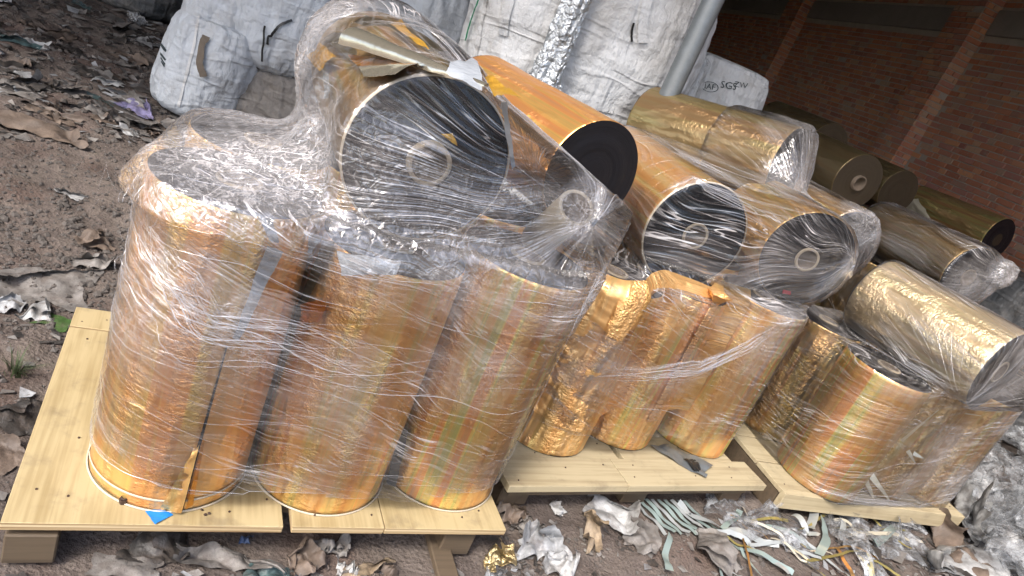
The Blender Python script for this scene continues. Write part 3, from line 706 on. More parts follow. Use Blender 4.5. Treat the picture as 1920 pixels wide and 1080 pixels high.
def bundle(fl, pix, n=26, wid=0.03, r=.0012):
    """a gathered rope of film along a path, laid on the film surface"""
    t, (bvh, strand, rr, sv, sf, so) = fl
    base = []
    for i in range(len(pix) - 1):
        for s in np.linspace(0, 1, 14, endpoint=False):
            x = pix[i][0] * (1 - s) + pix[i + 1][0] * s; y = pix[i][1] * (1 - s) + pix[i + 1][1] * s
            h = bvh.ray_cast(Vector(CAM), Vector(ray(x, y)))
            if h[0] is not None: base.append((h[0], h[1]))
    if len(base) < 6: return
    for _ in range(n):
        a = rr.randint(0, len(base) // 3); b = rr.randint(len(base) * 2 // 3, len(base)); o0 = rr.gauss(0, wid * .5); ph = rr.uniform(0, 6); pts = []
        for i in range(a, b):
            p, nn = base[i]
            if nn.dot(Vector(CAM) - p) < 0: nn = -nn
            tg = base[min(i + 1, len(base) - 1)][0] - base[max(i - 1, 0)][0]; s = nn.cross(tg).normalized()
            pts.append((p + s * (o0 + .3 * wid * math.sin(i * .22 + ph)) + nn * rr.uniform(.002, .006), nn))
        strand(pts, r * rr.uniform(.6, 1.6))
def finish(fl):
    t, (bvh, strand, rr, sv, sf, so) = fl
    me = mesh_np('film_folds', sv, sf); A = me.attributes.new('op', 'FLOAT', 'POINT'); A.data.foreach_set('value', so); o = part('film_folds', me, M['strand'], t); o.location = -t.location; o['kind'] = 'stuff'

def on_cyl(key, x, y, off=.004):
    """point of a roll's side seen at pixel"""
    R = ROLL[key]; d = ray(x, y); A = np.array([*R['c'], 0]) if R['kind'] == 's' else R['a']; ax = np.array([0, 0, 1.0]) if R['kind'] == 's' else (R['b'] - R['a']) / np.linalg.norm(R['b'] - R['a'])
    w_ = CAM - A; dp = d - ax * (d @ ax); wpp = w_ - ax * (w_ @ ax); r = R['r'] + off
    qa, qb, qc = dp @ dp, 2 * dp @ wpp, wpp @ wpp - r * r; D = qb * qb - 4 * qa * qc
    s = (-qb - math.sqrt(D)) / (2 * qa) if D > 0 else -qb / (2 * qa); return CAM + d * s

# empty core tube that props up the film over the nearest load
TUBE0, TUBE1 = np.array([.015, 2.06, 1.00]), np.array([.076, 1.87, 1.185])
d_ = Vector(TUBE1 - TUBE0); tb = thing('core_tube', 'loose empty cardboard core poking up under the film beside the black disc', 'core tube', TUBE0, Vector((0, 0, 1)).rotation_difference(d_.normalized()))
me = ring_mesh('tube', [(RI, 0), (RC, 0), (RC, d_.length), (RI, d_.length), (RI, 0)], 40); me.materials.append(M['rimtape']); me.materials.append(M['core_in'])
for p in me.polygons: p.material_index = 1 if math.hypot(p.center.x, p.center.y) < RI + .001 else 0
part('tube_wall', me, None, tb)

tube_pts = np.concatenate([circle3(TUBE1, TUBE1 - TUBE0, RC + .004), circle3(TUBE0, TUBE1 - TUBE0, RC), np.array([at(1186, 398, 1.98), at(1150, 478, 1.98), at(1180, 420, 2.05)])])
standA = np.concatenate([roll_pts(k, .002) for k in ('R1', 'R2', 'R3', 'R4', 'R5', 'R6')])
fA = film('crinkled clear film wrapped round the nearest load and its torn roll', [
    standA,
    np.concatenate([roll_pts('L1', .012, ext=.012), roll_pts('R2', -.03, z0=.85), roll_pts('R3', -.01, z0=.85), tube_pts]),
    np.concatenate([roll_pts('L1', .035, t0=.35, t1=1.03), roll_pts('R5', 0, z0=.9), circle3((-.72, 2.2, 1.40), (0, 0, 1), .10)]),
    np.concatenate([circle3((-.698, 1.53, .97), (0, 0, 1), .19), circle3((-.80, 1.90, .98), (0, 0, 1), .18), circle3((-.52, 1.86, 1.13), (0, 0, 1), .06), circle3((-.66, 1.6, 1.03), (0, 0, 1), .10)])],
    .09, (-.42, 1.92), 1.0, tuple(TUBE1 + np.array([.05, .0, -.02])), .215,
    [((-.698, 1.55, 1.02), .30, 1.5), ((-.60, 1.75, 1.05), .22, 1.2), (tuple(TUBE1), .12, 1.0), ((-.85, 1.95, 1.03), .25, .9), ((-.62, 1.85, 1.15), .2, .55), ((.19, 1.95, .95), .12, .7), ((-.75, 1.32, .72), .22, .5), ((-.9, 2.45, 1.3), .3, .7), ((-.88, 2.05, 1.22), .26, 1.0), ((-.42, 1.56, 1.10), .24, .55), ((-.2, 1.68, 1.05), .24, .55), ((-.08, 1.78, 1.10), .16, .4), (tuple(on_cyl('R1', 290, 400)), 0.11, 0.55), (tuple(on_cyl('R1', 300, 480)), 0.12, 0.60), (tuple(on_cyl('R1', 340, 550)), 0.13, 0.60), (tuple(on_cyl('R1', 420, 610)), 0.13, 0.55), (tuple(on_cyl('R1', 470, 640)), 0.12, 0.50), (tuple(on_cyl('R2', 560, 650)), 0.13, 0.50), (tuple(on_cyl('R2', 640, 690)), 0.14, 0.45), (tuple(on_cyl('R3', 830, 640)), 0.13, 0.40), (tuple(on_cyl('R3', 900, 700)), 0.14, 0.40), (tuple(on_cyl('R3', 1060, 560)), 0.12, 0.50), (tuple(on_cyl('R1', 470, 430)), 0.12, 0.50), (tuple(on_cyl('R2', 700, 500)), 0.14, 0.45), (tuple(on_cyl('R3', 960, 510)), 0.14, 0.50)], nstr=800, seed=3)
bundle(fA, [(292, 300), (275, 420), (310, 520), (400, 600), (560, 650), (720, 690), (900, 700)], 55, .075)
bundle(fA, [(1150, 470), (1100, 560), (1060, 640), (1000, 780), (930, 900)], 16, .012, .0012)
bundle(fA, [(470, 200), (520, 120), (600, 40), (700, 15)], 26, .06)
bundle(fA, [(620, 190), (560, 240), (470, 330), (360, 350)], 22, .06)
finish(fA)
standB = np.concatenate([roll_pts(k, .002) for k in ('S1', 'S2', 'S3', 'S4', 'S5', 'S6')])
fB = film('clear film stretched over the middle load and two black roll ends', [
    standB,
    np.concatenate([roll_pts('L4', .006, ext=.004), roll_pts('L5', .006, ext=.004)]),
    np.concatenate([roll_pts('L6', .02, t1=.42, ext=.035), circle3((1.08, 3.34, 1.20), (.78, -.62, 0), .10), circle3((.76, 3.5, 1.22), (.78, -.62, 0), .1)])],
    .05, (.58, 2.92), .93, (1.32, 3.05, 1.16), .255,
    [((1.10, 3.42, 1.30), .26, 1.0), ((1.30, 3.08, 1.18), .10, .9), ((1.0, 3.6, 1.5), .2, .5), ((.30, 2.42, .5), .25, .35), (tuple(on_cyl('S1', 1130, 690)), 0.15, 0.35), (tuple(on_cyl('S2', 1260, 690)), 0.14, 0.50), (tuple(on_cyl('S3', 1400, 660)), 0.13, 0.50), (tuple(on_cyl('S3', 1480, 600)), 0.12, 0.50), (tuple(on_cyl('S1', 1080, 620)), 0.14, 0.30)], nstr=650, seed=11)
bundle(fB, [(1110, 700), (1220, 700), (1310, 692), (1400, 650), (1490, 590)], 46, .035, .0014)
bundle(fB, [(1215, 380), (1300, 335), (1420, 385), (1590, 425)], 34, .03, .0012)
bundle(fB, [(1530, 560), (1500, 640), (1450, 760), (1400, 850)], 12, .008, .0011)
bundle(fB, [(1190, 230), (1280, 290), (1360, 330), (1440, 390)], 16, .04, .0012)
finish(fB)
standC = np.concatenate([roll_pts(k, .002) for k in ('T1', 'T2', 'T3', 'T4', 'T5')])
fC = film('clear film over the third load, tied down to the pallet rail', [
    standC,
    np.concatenate([roll_pts('L12', .006, ext=.008), circle3((2.42, 3.30, .84), (0, 0, 1), .12), circle3((1.85, 3.25, .80), (0, 0, 1), .15)])],
    .05, (2.02, 3.40), .80, (2.02, 2.92, .83), .10,
    [((1.72, 3.62, .95), .25, .7), ((2.55, 3.25, .3), .16, 1.0), ((2.2, 2.95, 1.15), .12, .7), ((2.3, 3.08, .55), .2, .5)], nstr=520, seed=23, slope=-.1)
bundle(fC, [(1640, 600), (1700, 680), (1780, 720), (1915, 745)], 30, .03)
bundle(fC, [(1500, 905), (1600, 935), (1720, 950), (1800, 930)], 30, .03)
finish(fC)
fD = film('dusty film over the rolls stacked near the brick wall', [
    np.concatenate([roll_pts('B0', .01, z0=.5), roll_pts('B1', .01, z0=.5), roll_pts('B2', .01, z0=.5)]),
    np.concatenate([roll_pts('L11', .015, ext=.03)]), np.concatenate([circle3((2.80, 4.42, 1.30), (.4, -.9, 0), .07), circle3((2.55, 4.8, 1.2), (.4, -.9, 0), .1)])],
    .06, (2.6, 4.8), 1.0, (2.85, 4.45, 1.25), .55, [((2.82, 4.4, 1.28), .2, 1.0), ((2.6, 4.35, 1.15), .2, .5)], nstr=160, seed=31)
finish(fD)
fE = film('film bag over the wrapped roll between the stickered roll and the brown one', [
    np.concatenate([roll_pts('L13', .012, ext=.02)]), np.concatenate([roll_pts('B11', .01, z0=.5), roll_pts('B12', .01, z0=.5)])],
    .05, (1.5, 4.1), .9, (1.75, 3.8, 1.25), .5, [((1.65, 3.85, 1.33), .2, .9)], nstr=120, seed=37)
finish(fE)

# ------------------------------------------------------------------ woven sacks
def mat_bag(name, col, dirt=0.5):
    t = NT(name); c = t.coord(); P = t.pos(); x, y, z = t.sep(c)
    wv = t.math('ADD', t.math('SINE', t.math('MULTIPLY', z, 520.0)), t.math('SINE', t.math('MULTIPLY', t.math('ADD', x, y), 520.0)))
    n = t.noise(P, 3.2, 5, 0.65); n2 = t.noise(P, 26, 4, 0.65); cre = t.noise(t.mapv(P, (1.5, 1.5, .6), (0, 0, 0), (.3, .2, 0)), 5, 5, 0.62, 0.4)
    crl = t.math('SUBTRACT', 1.0, t.step(t.math('ABSOLUTE', t.math('SUBTRACT', cre, 0.5)), 0.0, 0.03))
    cc = t.mix(t.math('MULTIPLY', t.step(n, .45, .75), dirt), col, (0.30, 0.27, 0.23)); cc = t.mix(t.math('MULTIPLY', t.step(n2, .55, .8), .25), cc, (0.38, 0.36, 0.33))
    r1 = t.math('ABSOLUTE', t.math('SUBTRACT', t.noise(t.mapv(P, (7, 7, 1.6), (1, 2, 3), (.5, .3, .2)), 1.0, 1.5, .5, .3), .5)); r2 = t.math('ABSOLUTE', t.math('SUBTRACT', t.noise(t.mapv(P, (2.2, 2.2, 9), (5, 1, 0), (.35, -.4, 0)), 1.0, 1.5, .5, .3), .5))
    fo = t.math('ADD', t.math('SUBTRACT', 1.0, t.step(r1, 0.0, .14)), t.math('MULTIPLY', t.math('SUBTRACT', 1.0, t.step(r2, 0.0, .10)), .7))
    h = t.math('ADD', cre, t.math('ADD', t.math('MULTIPLY', n2, 0.25), t.math('MULTIPLY', fo, .22)))
    cc = t.mix(t.math('MULTIPLY', fo, .10), cc, (0.30, 0.29, 0.28))
    nrm = t.bump(wv, 0.06, 0.002, t.bump(h, 0.65, 0.06))
    return t.done(t.bsdf(cc, 0.6, 0, 0.35, normal=nrm))
M['bag'] = mat_bag('white_woven_sack', (0.60, 0.61, 0.61), .45); M['bagblue'] = mat_bag('bluish_white_sack', (0.50, 0.54, 0.58), .4)
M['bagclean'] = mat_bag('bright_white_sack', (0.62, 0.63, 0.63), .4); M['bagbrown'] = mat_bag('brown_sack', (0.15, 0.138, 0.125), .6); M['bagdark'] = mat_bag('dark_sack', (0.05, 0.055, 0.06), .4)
def bag_mesh(w, d, h, seed, e=4.0, puff=.10, wr=.02, nu=168, nv=96, top=.55):
    th = np.linspace(0, 2 * PI, nu, endpoint=False); s = np.linspace(0, 1, nv); TH, S = np.meshgrid(th, s, indexing='ij'); TH = TH.ravel(); S = S.ravel()
    z = (np.sin((S - .5) * PI) * .5 + .5) * h * .92 + S * h * .08
    k = np.clip(1 - np.abs(2 * S - 1) ** 5.0, 0, 1) ** .5; k = np.where(S > .5, top * (1 - k) * np.clip((1 - S) * 12, 0, 1) + k, k)
    ee = e - (e - 2.2) * (.5 + .5 * np.abs(2 * S - 1)) * .6
    rad = (np.abs(np.cos(TH)) ** ee + np.abs(np.sin(TH)) ** ee) ** (-1 / ee)
    k2 = k * (1 + puff * np.sin(PI * S))
    X = np.cos(TH) * rad * w / 2 * k2; Y = np.sin(TH) * rad * d / 2 * k2
    Q = np.stack([np.cos(TH) * 2.2 + seed * 7, np.sin(TH) * 2.2, z / h * 2], 1)
    fold = np.abs(vnoise(np.c_[Q[:, 0] * 6.5, Q[:, 1] * 6.5, Q[:, 2] * 1.1], seed)) * (.35 + 1.2 * np.abs(2 * S - 1))
    diag = np.abs(fbm(np.c_[Q[:, 0] * 1.6 + Q[:, 2] * 1.5, Q[:, 1] * 1.6, Q[:, 2] * 2.6], seed + 3, 3))
    m = 1 + (-fold * wr * 2.2 - diag * wr * 2.0 + .05 * fbm(Q * .7, seed + 5, 2)) / (.5 * max(w, d)) * .5
    m = np.where(k < .02, 1, m)
    V = np.stack([X * m, Y * m, z + .02 * fbm(Q * 1.3, seed + 8, 2) * np.sin(PI * S)], 1)
    Fs = grid_faces(nu, nv, True).tolist(); i0 = len(V); V = np.r_[V, [[0, 0, V[::nv, 2].mean()], [0, 0, V[nv - 1::nv, 2].mean()]]]
    for i in range(nu): j = (i + 1) % nu; Fs.append((i * nv, i0, j * nv)); Fs.append((i * nv + nv - 1, j * nv + nv - 1, i0 + 1))
    return V, Fs
def ribbon(pts, w, n=None, thick=0.0):
    """flat strip along a polyline of 3D points"""
    P = np.array(pts, float); T = np.gradient(P, axis=0); T /= np.linalg.norm(T, axis=1)[:, None] + 1e-9
    n = np.array(n if n is not None else (0, 0, 1.0)); N = np.tile(n, (len(P), 1)) if n.ndim == 1 else n
    S = np.cross(T, N); S /= np.linalg.norm(S, axis=1)[:, None] + 1e-9
    V = np.concatenate([P + S * w / 2, P - S * w / 2]); m = len(P); Fs = [(i, i + 1, m + i + 1, m + i) for i in range(m - 1)]
    return V, Fs
def catmull(pts, n=10):
    P = np.array(pts, float); P = np.vstack([2 * P[0] - P[1], P, 2 * P[-1] - P[-2]]); out = []
    for i in range(1, len(P) - 2):
        for s in np.linspace(0, 1, n, endpoint=False):
            a, b, c, d = P[i - 1:i + 3]; out.append(.5 * (2 * b + (c - a) * s + (2 * a - 5 * b + 4 * c - d) * s * s + (3 * b - a - 3 * c + d) * s ** 3))
    out.append(P[-2]); return np.array(out)
def make_bag(label, loc, size, yaw, seed, m, tilt=(0, 0), name='bulk_sack', **k):
    q = Quaternion((0, 0, 1), yaw) @ Quaternion((1, 0, 0), tilt[0]) @ Quaternion((0, 1, 0), tilt[1])
    t = thing(name, label, 'sack', loc, q); V, Fs = bag_mesh(*size, seed, **k)
    o = part('sack_body', mesh_np('sack_body', V, Fs), m, t)
    Mw = Matrix.Translation(loc) @ q.to_matrix().to_4x4()
    W = np.array([Mw @ Vector(v) for v in V]); bvh = BVHTree.FromPolygons(W.tolist(), [tuple(f) for f in Fs]); return t, bvh, Mw
def on_bag(b, pix, off=.006, n=8):
    t, bvh, Mw = b; out = []; nn = []
    P = catmull([(x, y, 0) for x, y in pix], n)
    for x, y, _ in P:
        h = bvh.ray_cast(Vector(CAM), Vector(ray(x, y)))
        if h[0] is not None:
            q = h[1] if h[1].dot(Vector(CAM) - h[0]) > 0 else -h[1]; out.append(h[0] + q * off); nn.append(q)
    return out, nn
def bag_strip(b, nm, pix, w, m, off=.006):
    out, nn = on_bag(b, pix, off)
    if len(out) < 3: return
    V, Fs = ribbon([p[:] for p in out], w, np.array([q[:] for q in nn])); inv = b[2].inverted(); part(nm, mesh_np(nm, [(inv @ Vector(v))[:] for v in V], Fs), m, next(c for c in b[0].children if c.name.startswith('sack_body')))
c = at(1065, 100, 4.75)
lowA, _, _ = make_bag('dusty white bulk sack at the bottom of the stack behind the rolls', (c[0], c[1], 0), (1.26, 1.2, .98), .25, 21, M['bag'])
bA = make_bag('largest white bulk sack behind the rolls, green cord at its edge', (c[0] + .03, c[1], .95), (1.34, 1.2, 1.25), .22, 22, M['bagclean'], wr=.026, e=3.6)
bag_strip(bA, 'green_cord', [(908, -8), (896, 25), (884, 60), (880, 80)], .014, M['tape_green'], .03)
bag_strip(bA, 'side_loop', [(1205, 80), (1205, 40), (1212, 5), (1216, -20)], .055, M['bag'], .014)
bag_strip(bA, 'side_loop', [(1185, 78), (1184, 60), (1188, 42)], .012, M['black'], .010)
bag_strip(bA, 'seam_tape', [(880, 150), (960, 165), (1060, 185), (1150, 205)], .05, M['bag'], .008)
bag_strip(bA, 'lifting_loop', [(960, -15), (950, 30), (944, 66)], .06, M['bag'], .016)
bag_strip(bA, 'seam_tape', [(915, -10), (905, 40), (890, 110), (880, 160)], .035, M['bag'], .008)
c = at(545, 30, 5.45)
lowB, _, _ = make_bag('brown earth-stained sack squashed under the round white sack', (c[0] + .05, c[1], 0), (1.1, 1.0, .55), .1, 31, M['bagbrown'])
bB = make_bag('round white sack bulging over a brown one, dark cord loop on it', (c[0], c[1], .45), (1.15, 1.1, 1.15), -.1, 32, M['bagblue'], tilt=(0, -.12), e=2.5, puff=.22, wr=.024, top=.3)
bag_strip(bB, 'dark_cord', [(503, 82), (508, 66), (524, 50), (547, 38)], .018, M['black'], .02)
bag_strip(bB, 'dark_cord', [(492, 112), (495, 80), (497, 48)], .014, M['black'], .02)
bag_strip(bB, 'hem', [(405, 62), (430, 95), (462, 120), (486, 128)], .03, M['black'], .004)
c = on_ground(365, 212)
# two-lobed sack
def lobed():
    t = thing('tied_sack', 'pale tied sack with printed lines, round bulge above its tie', 'sack', (c[0], c[1], 0)); V, Fs = bag_mesh(.66, .60, .74, 41, e=2.15, wr=.010, top=.6)
    V[:, 0] += V[:, 2] * .12; o = part('sack_body', mesh_np('sack_body', V, Fs), M['bagblue'], t)
    V2, F2 = bag_mesh(.50, .46, .56, 43, e=2.2, wr=.008, top=.5); V2 = V2 + np.array([.05, .02, .56]); part('upper_bulge', mesh_np('upper_bulge', V2, F2), M['bagblue'], t)
    loc = np.array([c[0], c[1], 0]); W = np.r_[V, V2] + loc; bvh = BVHTree.FromPolygons(W.tolist(), [tuple(f) for f in Fs] + [tuple(i + len(V) for i in f) for f in F2])
    return t, bvh, Matrix.Translation(loc)
bC = lobed()
bag_strip(bC, 'tie_strap', [(388, 68), (382, 95), (378, 120), (384, 142)], .05, M['brownstrap'], .03)
bag_strip(bC, 'seam_tape', [(372, 30), (365, 80), (350, 140), (335, 200)], .02, M['bag'], .006)
for k_, (y0, y1, w_) in enumerate([(80, 96, .02), (100, 113, .016), (108, 121, .012), (115, 125, .012), (86, 92, .02)]): bag_strip(bC, 'printed_line', [(300 + k_, y0), (306, (y0 + y1) / 2), (312 - k_, y1)], w_, M['print'], .003)
c = at(775, -5, 5.7); make_bag('grey-white sack in shade between the round and the largest sack', (c[0], c[1], .2), (1.1, .9, 1.45), .3, 51, M['bagblue'])
c = at(1352, 150, 5.5); bD = make_bag('small white sack with printed green marks beside the brick wall', (c[0], c[1], .82), (.62, .6, 1.02), .18, 61, M['bagclean'], e=3.2, wr=.016, top=.75)
make_bag('white sack carrying the printed sack behind the olive roll', (c[0] - .05, c[1] + .02, 0), (.9, .85, .85), .1, 62, M['bag'])
c = at(1275, 120, 5.2); make_bag('greyish wrinkled sack squeezed behind the steel column', (c[0], c[1], .3), (.42, .5, 1.5), .1, 63, M['bag'], wr=.03)
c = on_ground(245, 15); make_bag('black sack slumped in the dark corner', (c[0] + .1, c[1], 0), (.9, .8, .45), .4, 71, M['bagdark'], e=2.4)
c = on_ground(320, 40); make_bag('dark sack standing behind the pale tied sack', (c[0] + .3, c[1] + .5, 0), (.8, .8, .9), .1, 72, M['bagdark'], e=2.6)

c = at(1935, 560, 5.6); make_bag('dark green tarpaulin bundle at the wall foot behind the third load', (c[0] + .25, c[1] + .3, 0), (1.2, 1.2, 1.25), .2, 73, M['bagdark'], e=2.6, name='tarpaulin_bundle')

# printed letters on the small sack
def letters(txt, x, y, size, b, ang=.16):
    cu = bpy.data.curves.new('letters', 'FONT'); cu.body = txt; cu.size = 1.0; cu.align_x = 'CENTER'; cu.align_y = 'CENTER'; cu.resolution_u = 3
    ob = bpy.data.objects.new('letters', cu); COL.objects.link(ob); dg = bpy.context.evaluated_depsgraph_get(); me = bpy.data.meshes.new_from_object(ob.evaluated_get(dg)); bpy.data.objects.remove(ob)
    stamp(me, x, y, size, b, ang)
def stamp(me, x, y, size, b, ang, nm='printed_mark'):
    bm = bmesh.new(); bm.from_mesh(me); bmesh.ops.triangulate(bm, faces=bm.faces); bmesh.ops.subdivide_edges(bm, edges=[e for e in bm.edges if e.calc_length() > .2], cuts=1)
    inv = b[2].inverted(); ok = True; ca, sa = math.cos(ang), math.sin(ang)
    for v in bm.verts:
        px, py = x + (v.co.x * ca + v.co.y * sa) * size, y + (v.co.x * sa - v.co.y * ca) * size
        h = b[1].ray_cast(Vector(CAM), Vector(ray(px, py)))
        if h[0] is None: ok = False; break
        q = h[1] if h[1].dot(Vector(CAM) - h[0]) > 0 else -h[1]; v.co = inv @ (h[0] + q * .005)
    if ok: part(nm, bm_mesh(nm, bm), M['print'], next(c for c in b[0].children if c.name.startswith('sack_body')))
    else: bm.free()
letters('IAF', 1331, 163, 15, bD); letters('SGS', 1366, 161, 19, bD); letters('ZW', 1389, 160, 15, bD)
bm = bmesh.new(); n_ = 28
ov = [[bm.verts.new((r * 1.0 * math.cos(2 * PI * i / n_), r * .62 * math.sin(2 * PI * i / n_), 0)) for i in range(n_)] for r in (.92, 1.02)]
for i in range(n_): bm.faces.new((ov[0][i], ov[0][(i + 1) % n_], ov[1][(i + 1) % n_], ov[1][i]))
me = bm_mesh('oval', bm); stamp(me, 1331, 163, 15.5, bD, .16)

# steel column and hanging silver strip
c = at(1300, 80, 4.0); t = thing('steel_column', 'grey galvanised steel pipe column standing between the sacks', 'column', (c[0], c[1], 0))
part('pipe', ring_mesh('pipe', [(.056, 0), (.056, 1.5), (.0565, 3.0), (.056, 4.59), (.05, 4.59)], 32), M['steel'], t)
part('base_plate', box_me('base_plate', (.22, .22, .012), .002), M['steel'], t, (0, 0, .006))
a_, b_ = at(1004, 190, 3.93), at(1090, -20, 3.97); ax = (b_ - a_); nz = 150; nu_ = 28
Z, TH = np.meshgrid(np.linspace(0, 3.1, nz), np.linspace(0, 2 * PI, nu_, endpoint=False), indexing='ij'); Zf, Tf = Z.ravel(), TH.ravel()
rad = (.062 + .030 * np.clip(1 - Zf / .5, 0, 1)) * (1 + .55 * fbm(np.c_[np.cos(Tf) * 1.6, np.sin(Tf) * 1.6, Zf * 5], 77, 4, .6) * .6)
cen = a_[None] + ax[None] / ax[2] * Zf[:, None]; V = cen + np.stack([np.cos(Tf) * rad, np.sin(Tf) * rad * .45, np.zeros_like(Tf)], 1)
me = mesh_np('strip', V, np.stack([(lambda i, j: i * nu_ + j)(*g_) for g_ in [(np.repeat(np.arange(nz - 1), nu_), np.tile(np.arange(nu_), nz - 1)), (np.repeat(np.arange(1, nz), nu_), np.tile(np.arange(nu_), nz - 1)), (np.repeat(np.arange(1, nz), nu_), np.tile((np.arange(nu_) + 1) % nu_, nz - 1)), (np.repeat(np.arange(nz - 1), nu_), np.tile((np.arange(nu_) + 1) % nu_, nz - 1))]], 1), False)
tag(part('foil_strip', me, M['silver']), 'twisted silver foil strip hanging in front of the largest white sack', 'foil strip')

# ------------------------------------------------------------------ torn sheets on the loads
def patch(corners, n=12, m=8, crinkle=.004, curl=0.0, seed=0, thick=0.0):
    """crumpled sheet through four 3D corners (a b along the top, d c along the bottom)"""
    a, b, c, d = [np.array(q, float) for q in corners]; u, v = np.meshgrid(np.linspace(0, 1, n), np.linspace(0, 1, m), indexing='ij'); u = u.ravel()[:, None]; v = v.ravel()[:, None]
    P = a * (1 - u) * (1 - v) + b * u * (1 - v) + c * u * v + d * (1 - u) * v; N = np.cross(b - a, d - a); N /= np.linalg.norm(N) + 1e-9
    if N @ (CAM - a) < 0: N = -N
    s = np.linalg.norm(b - a) + np.linalg.norm(d - a)
    w_ = crinkle * (fbm(P / s * 9 + seed * 3.7, seed, 3)) + curl * np.sin(PI * v.ravel()) * 1.0
    e = .10 * min(np.linalg.norm(b - a), np.linalg.norm(d - a)) * vnoise(np.c_[P / s * 7] + seed, seed + 2); edge_ = np.clip(1 - 4 * np.minimum(np.minimum(u, 1 - u), np.minimum(v, 1 - v)).ravel(), 0, 1)
    P = P + N * w_[:, None] + (b - a)[None] / np.linalg.norm(b - a) * (e * edge_ * .5)[:, None] + (d - a)[None] / np.linalg.norm(d - a) * (e * edge_ * .5)[:, None]
    return mesh_np('sheet', P, grid_faces(n, m))
RO = {o.get('label'): o for o in COL.objects if o.parent is None and o.name.startswith('gold_film_roll')}
def root_of(word): return next(o for l, o in RO.items() if l.startswith(word))
bpy.context.view_layer.update()
def attach(nm, me, m, root):
    inv = root.matrix_world.inverted(); me.transform(inv); o = part(nm, me, m, next(c for c in root.children if c.name.startswith('end_face' if nm == 'red_sticker' else 'film_body')))
    if m is M['gold']: o['tone'] = .3; o['dull'] = .2; o['crinkle'] = .6; o['rainbow'] = .4; o['pale'] = 0.0; o['warm'] = .1
    return o
r1, r2, r3, l1 = root_of('upright gold roll at the pallet'), root_of('middle upright gold roll'), root_of('upright gold roll beside'), root_of('torn roll'); l3 = root_of('lying orange'); l5 = root_of('lying roll with a small red'); l10 = root_of('dark gold roll'); t3 = root_of('short upright roll with torn'); l6 = root_of('olive')
A_ = at
attach('silver_flap', patch([on_cyl('R1', 480, 400, .012), on_cyl('R2', 606, 444, .03), on_cyl('R2', 584, 476, .035), on_cyl('R1', 508, 452, .014)], crinkle=.006, seed=1), M['irid'], r1)
attach('silver_strip', patch([on_cyl('R1', 500, 458, .012), on_cyl('R1', 530, 470, .02), on_cyl('R1', 448, 640, .008), on_cyl('R1', 436, 636, .006)], 6, 20, .004, seed=2), M['irid'], r1)
attach('torn_flap', patch([on_cyl('R1', 372, 826, .005), on_cyl('R1', 376, 826, .006), on_cyl('R1', 340, 964, .020), on_cyl('R1', 300, 952, .006)], 10, 24, .006, seed=3), M['gold'], r1)
attach('torn_flap', patch([on_cyl('R1', 380, 826, .005), on_cyl('R1', 384, 826, .006), on_cyl('R1', 362, 946, .010), on_cyl('R1', 348, 956, .014)], 6, 24, .004, seed=13), M['orangesheet'], r1)
attach('slit', patch([on_cyl('R1', 424, 650, .0045), on_cyl('R1', 427, 650, .0045), on_cyl('R1', 344, 954, .0055), on_cyl('R1', 334, 958, .0055)], 3, 30, .0003, seed=4), M['black'], r1)
attach('brown_fold', patch([on_cyl('R2', 607, 448, .012), on_cyl('R2', 628, 455, .012), on_cyl('R2', 560, 600, .010), on_cyl('R2', 548, 596, .01)], 5, 14, .003, seed=5), M['olivesheet'], r2)
attach('silver_flap', patch([on_cyl('R2', 632, 470, .016), on_cyl('R2', 752, 492, .014), on_cyl('R2', 742, 514, .018), on_cyl('R2', 638, 516, .022)], 14, 6, .006, seed=6), M['irid'], r2)
attach('folded_foil', patch([on_cyl('R2', 560, 570, .018), on_cyl('R2', 612, 560, .024), on_cyl('R2', 600, 604, .016), on_cyl('R2', 566, 606, .012)], 8, 6, .008, seed=7), M['orangesheet'], r2)
attach('grey_edge_strip', patch([on_cyl('R3', 752, 800, .010), on_cyl('R3', 766, 806, .010), on_cyl('R3', 742, 914, .016), on_cyl('R3', 722, 908, .016)], 5, 16, .002, seed=8), M['steel'], r3)
# torn sheets of the lying roll
def curl_sheet(pa, pb, ra, rb, arc=4.4, n=26, m=16, seed=0, ph=0.6):
    pa, pb = np.array(pa), np.array(pb); ax = pb - pa; ax /= np.linalg.norm(ax); u = np.cross(ax, (0, 0, 1.0)); u /= np.linalg.norm(u); v = np.cross(u, ax)
    s, t_ = np.meshgrid(np.linspace(0, 1, n), np.linspace(0, arc, m), indexing='ij'); s = s.ravel(); t_ = t_.ravel(); r = (ra * (1 - s) + rb * s) * (1 - .10 * t_ / arc)
    P = pa + (pb - pa) * s[:, None] + (r * np.cos(t_ + ph))[:, None] * u + (r * np.sin(t_ + ph))[:, None] * v + .0015 * fbm(np.c_[s * 6, t_, s * 0], seed, 2)[:, None]
    return mesh_np('sheet', P, grid_faces(n, m))
def on_face(key, x, y, off=.008):
    R = ROLL[key]; n_ = (R['a'] - R['b']) / np.linalg.norm(R['a'] - R['b']); p = R['a'] + n_ * off; d = ray(x, y); return CAM + d * (((p - CAM) @ n_) / (d @ n_))
attach('curled_sheet', curl_sheet(on_cyl('L1', 664, 84, 0.04), on_cyl('L1', 912, 164, 0.03), .046, .008, arc=3.0, seed=1, ph=-.2), M['curlsheet'], l1)
attach('white_sheet', patch([on_cyl('L1', 842, 118, 0.03), on_cyl('L1', 892, 112, 0.03), on_cyl('L1', 906, 168, 0.03), on_cyl('L1', 838, 136, 0.03)], 10, 8, .006, .01, seed=2), M['irid'], l1)
attach('orange_sheet', patch([on_cyl('L1', 652, 103, 0.022), on_cyl('L1', 798, 113, 0.022), on_cyl('L1', 770, 126, 0.022), on_cyl('L1', 668, 122, 0.022)], 14, 6, .005, seed=3), M['orangesheet'], l1)
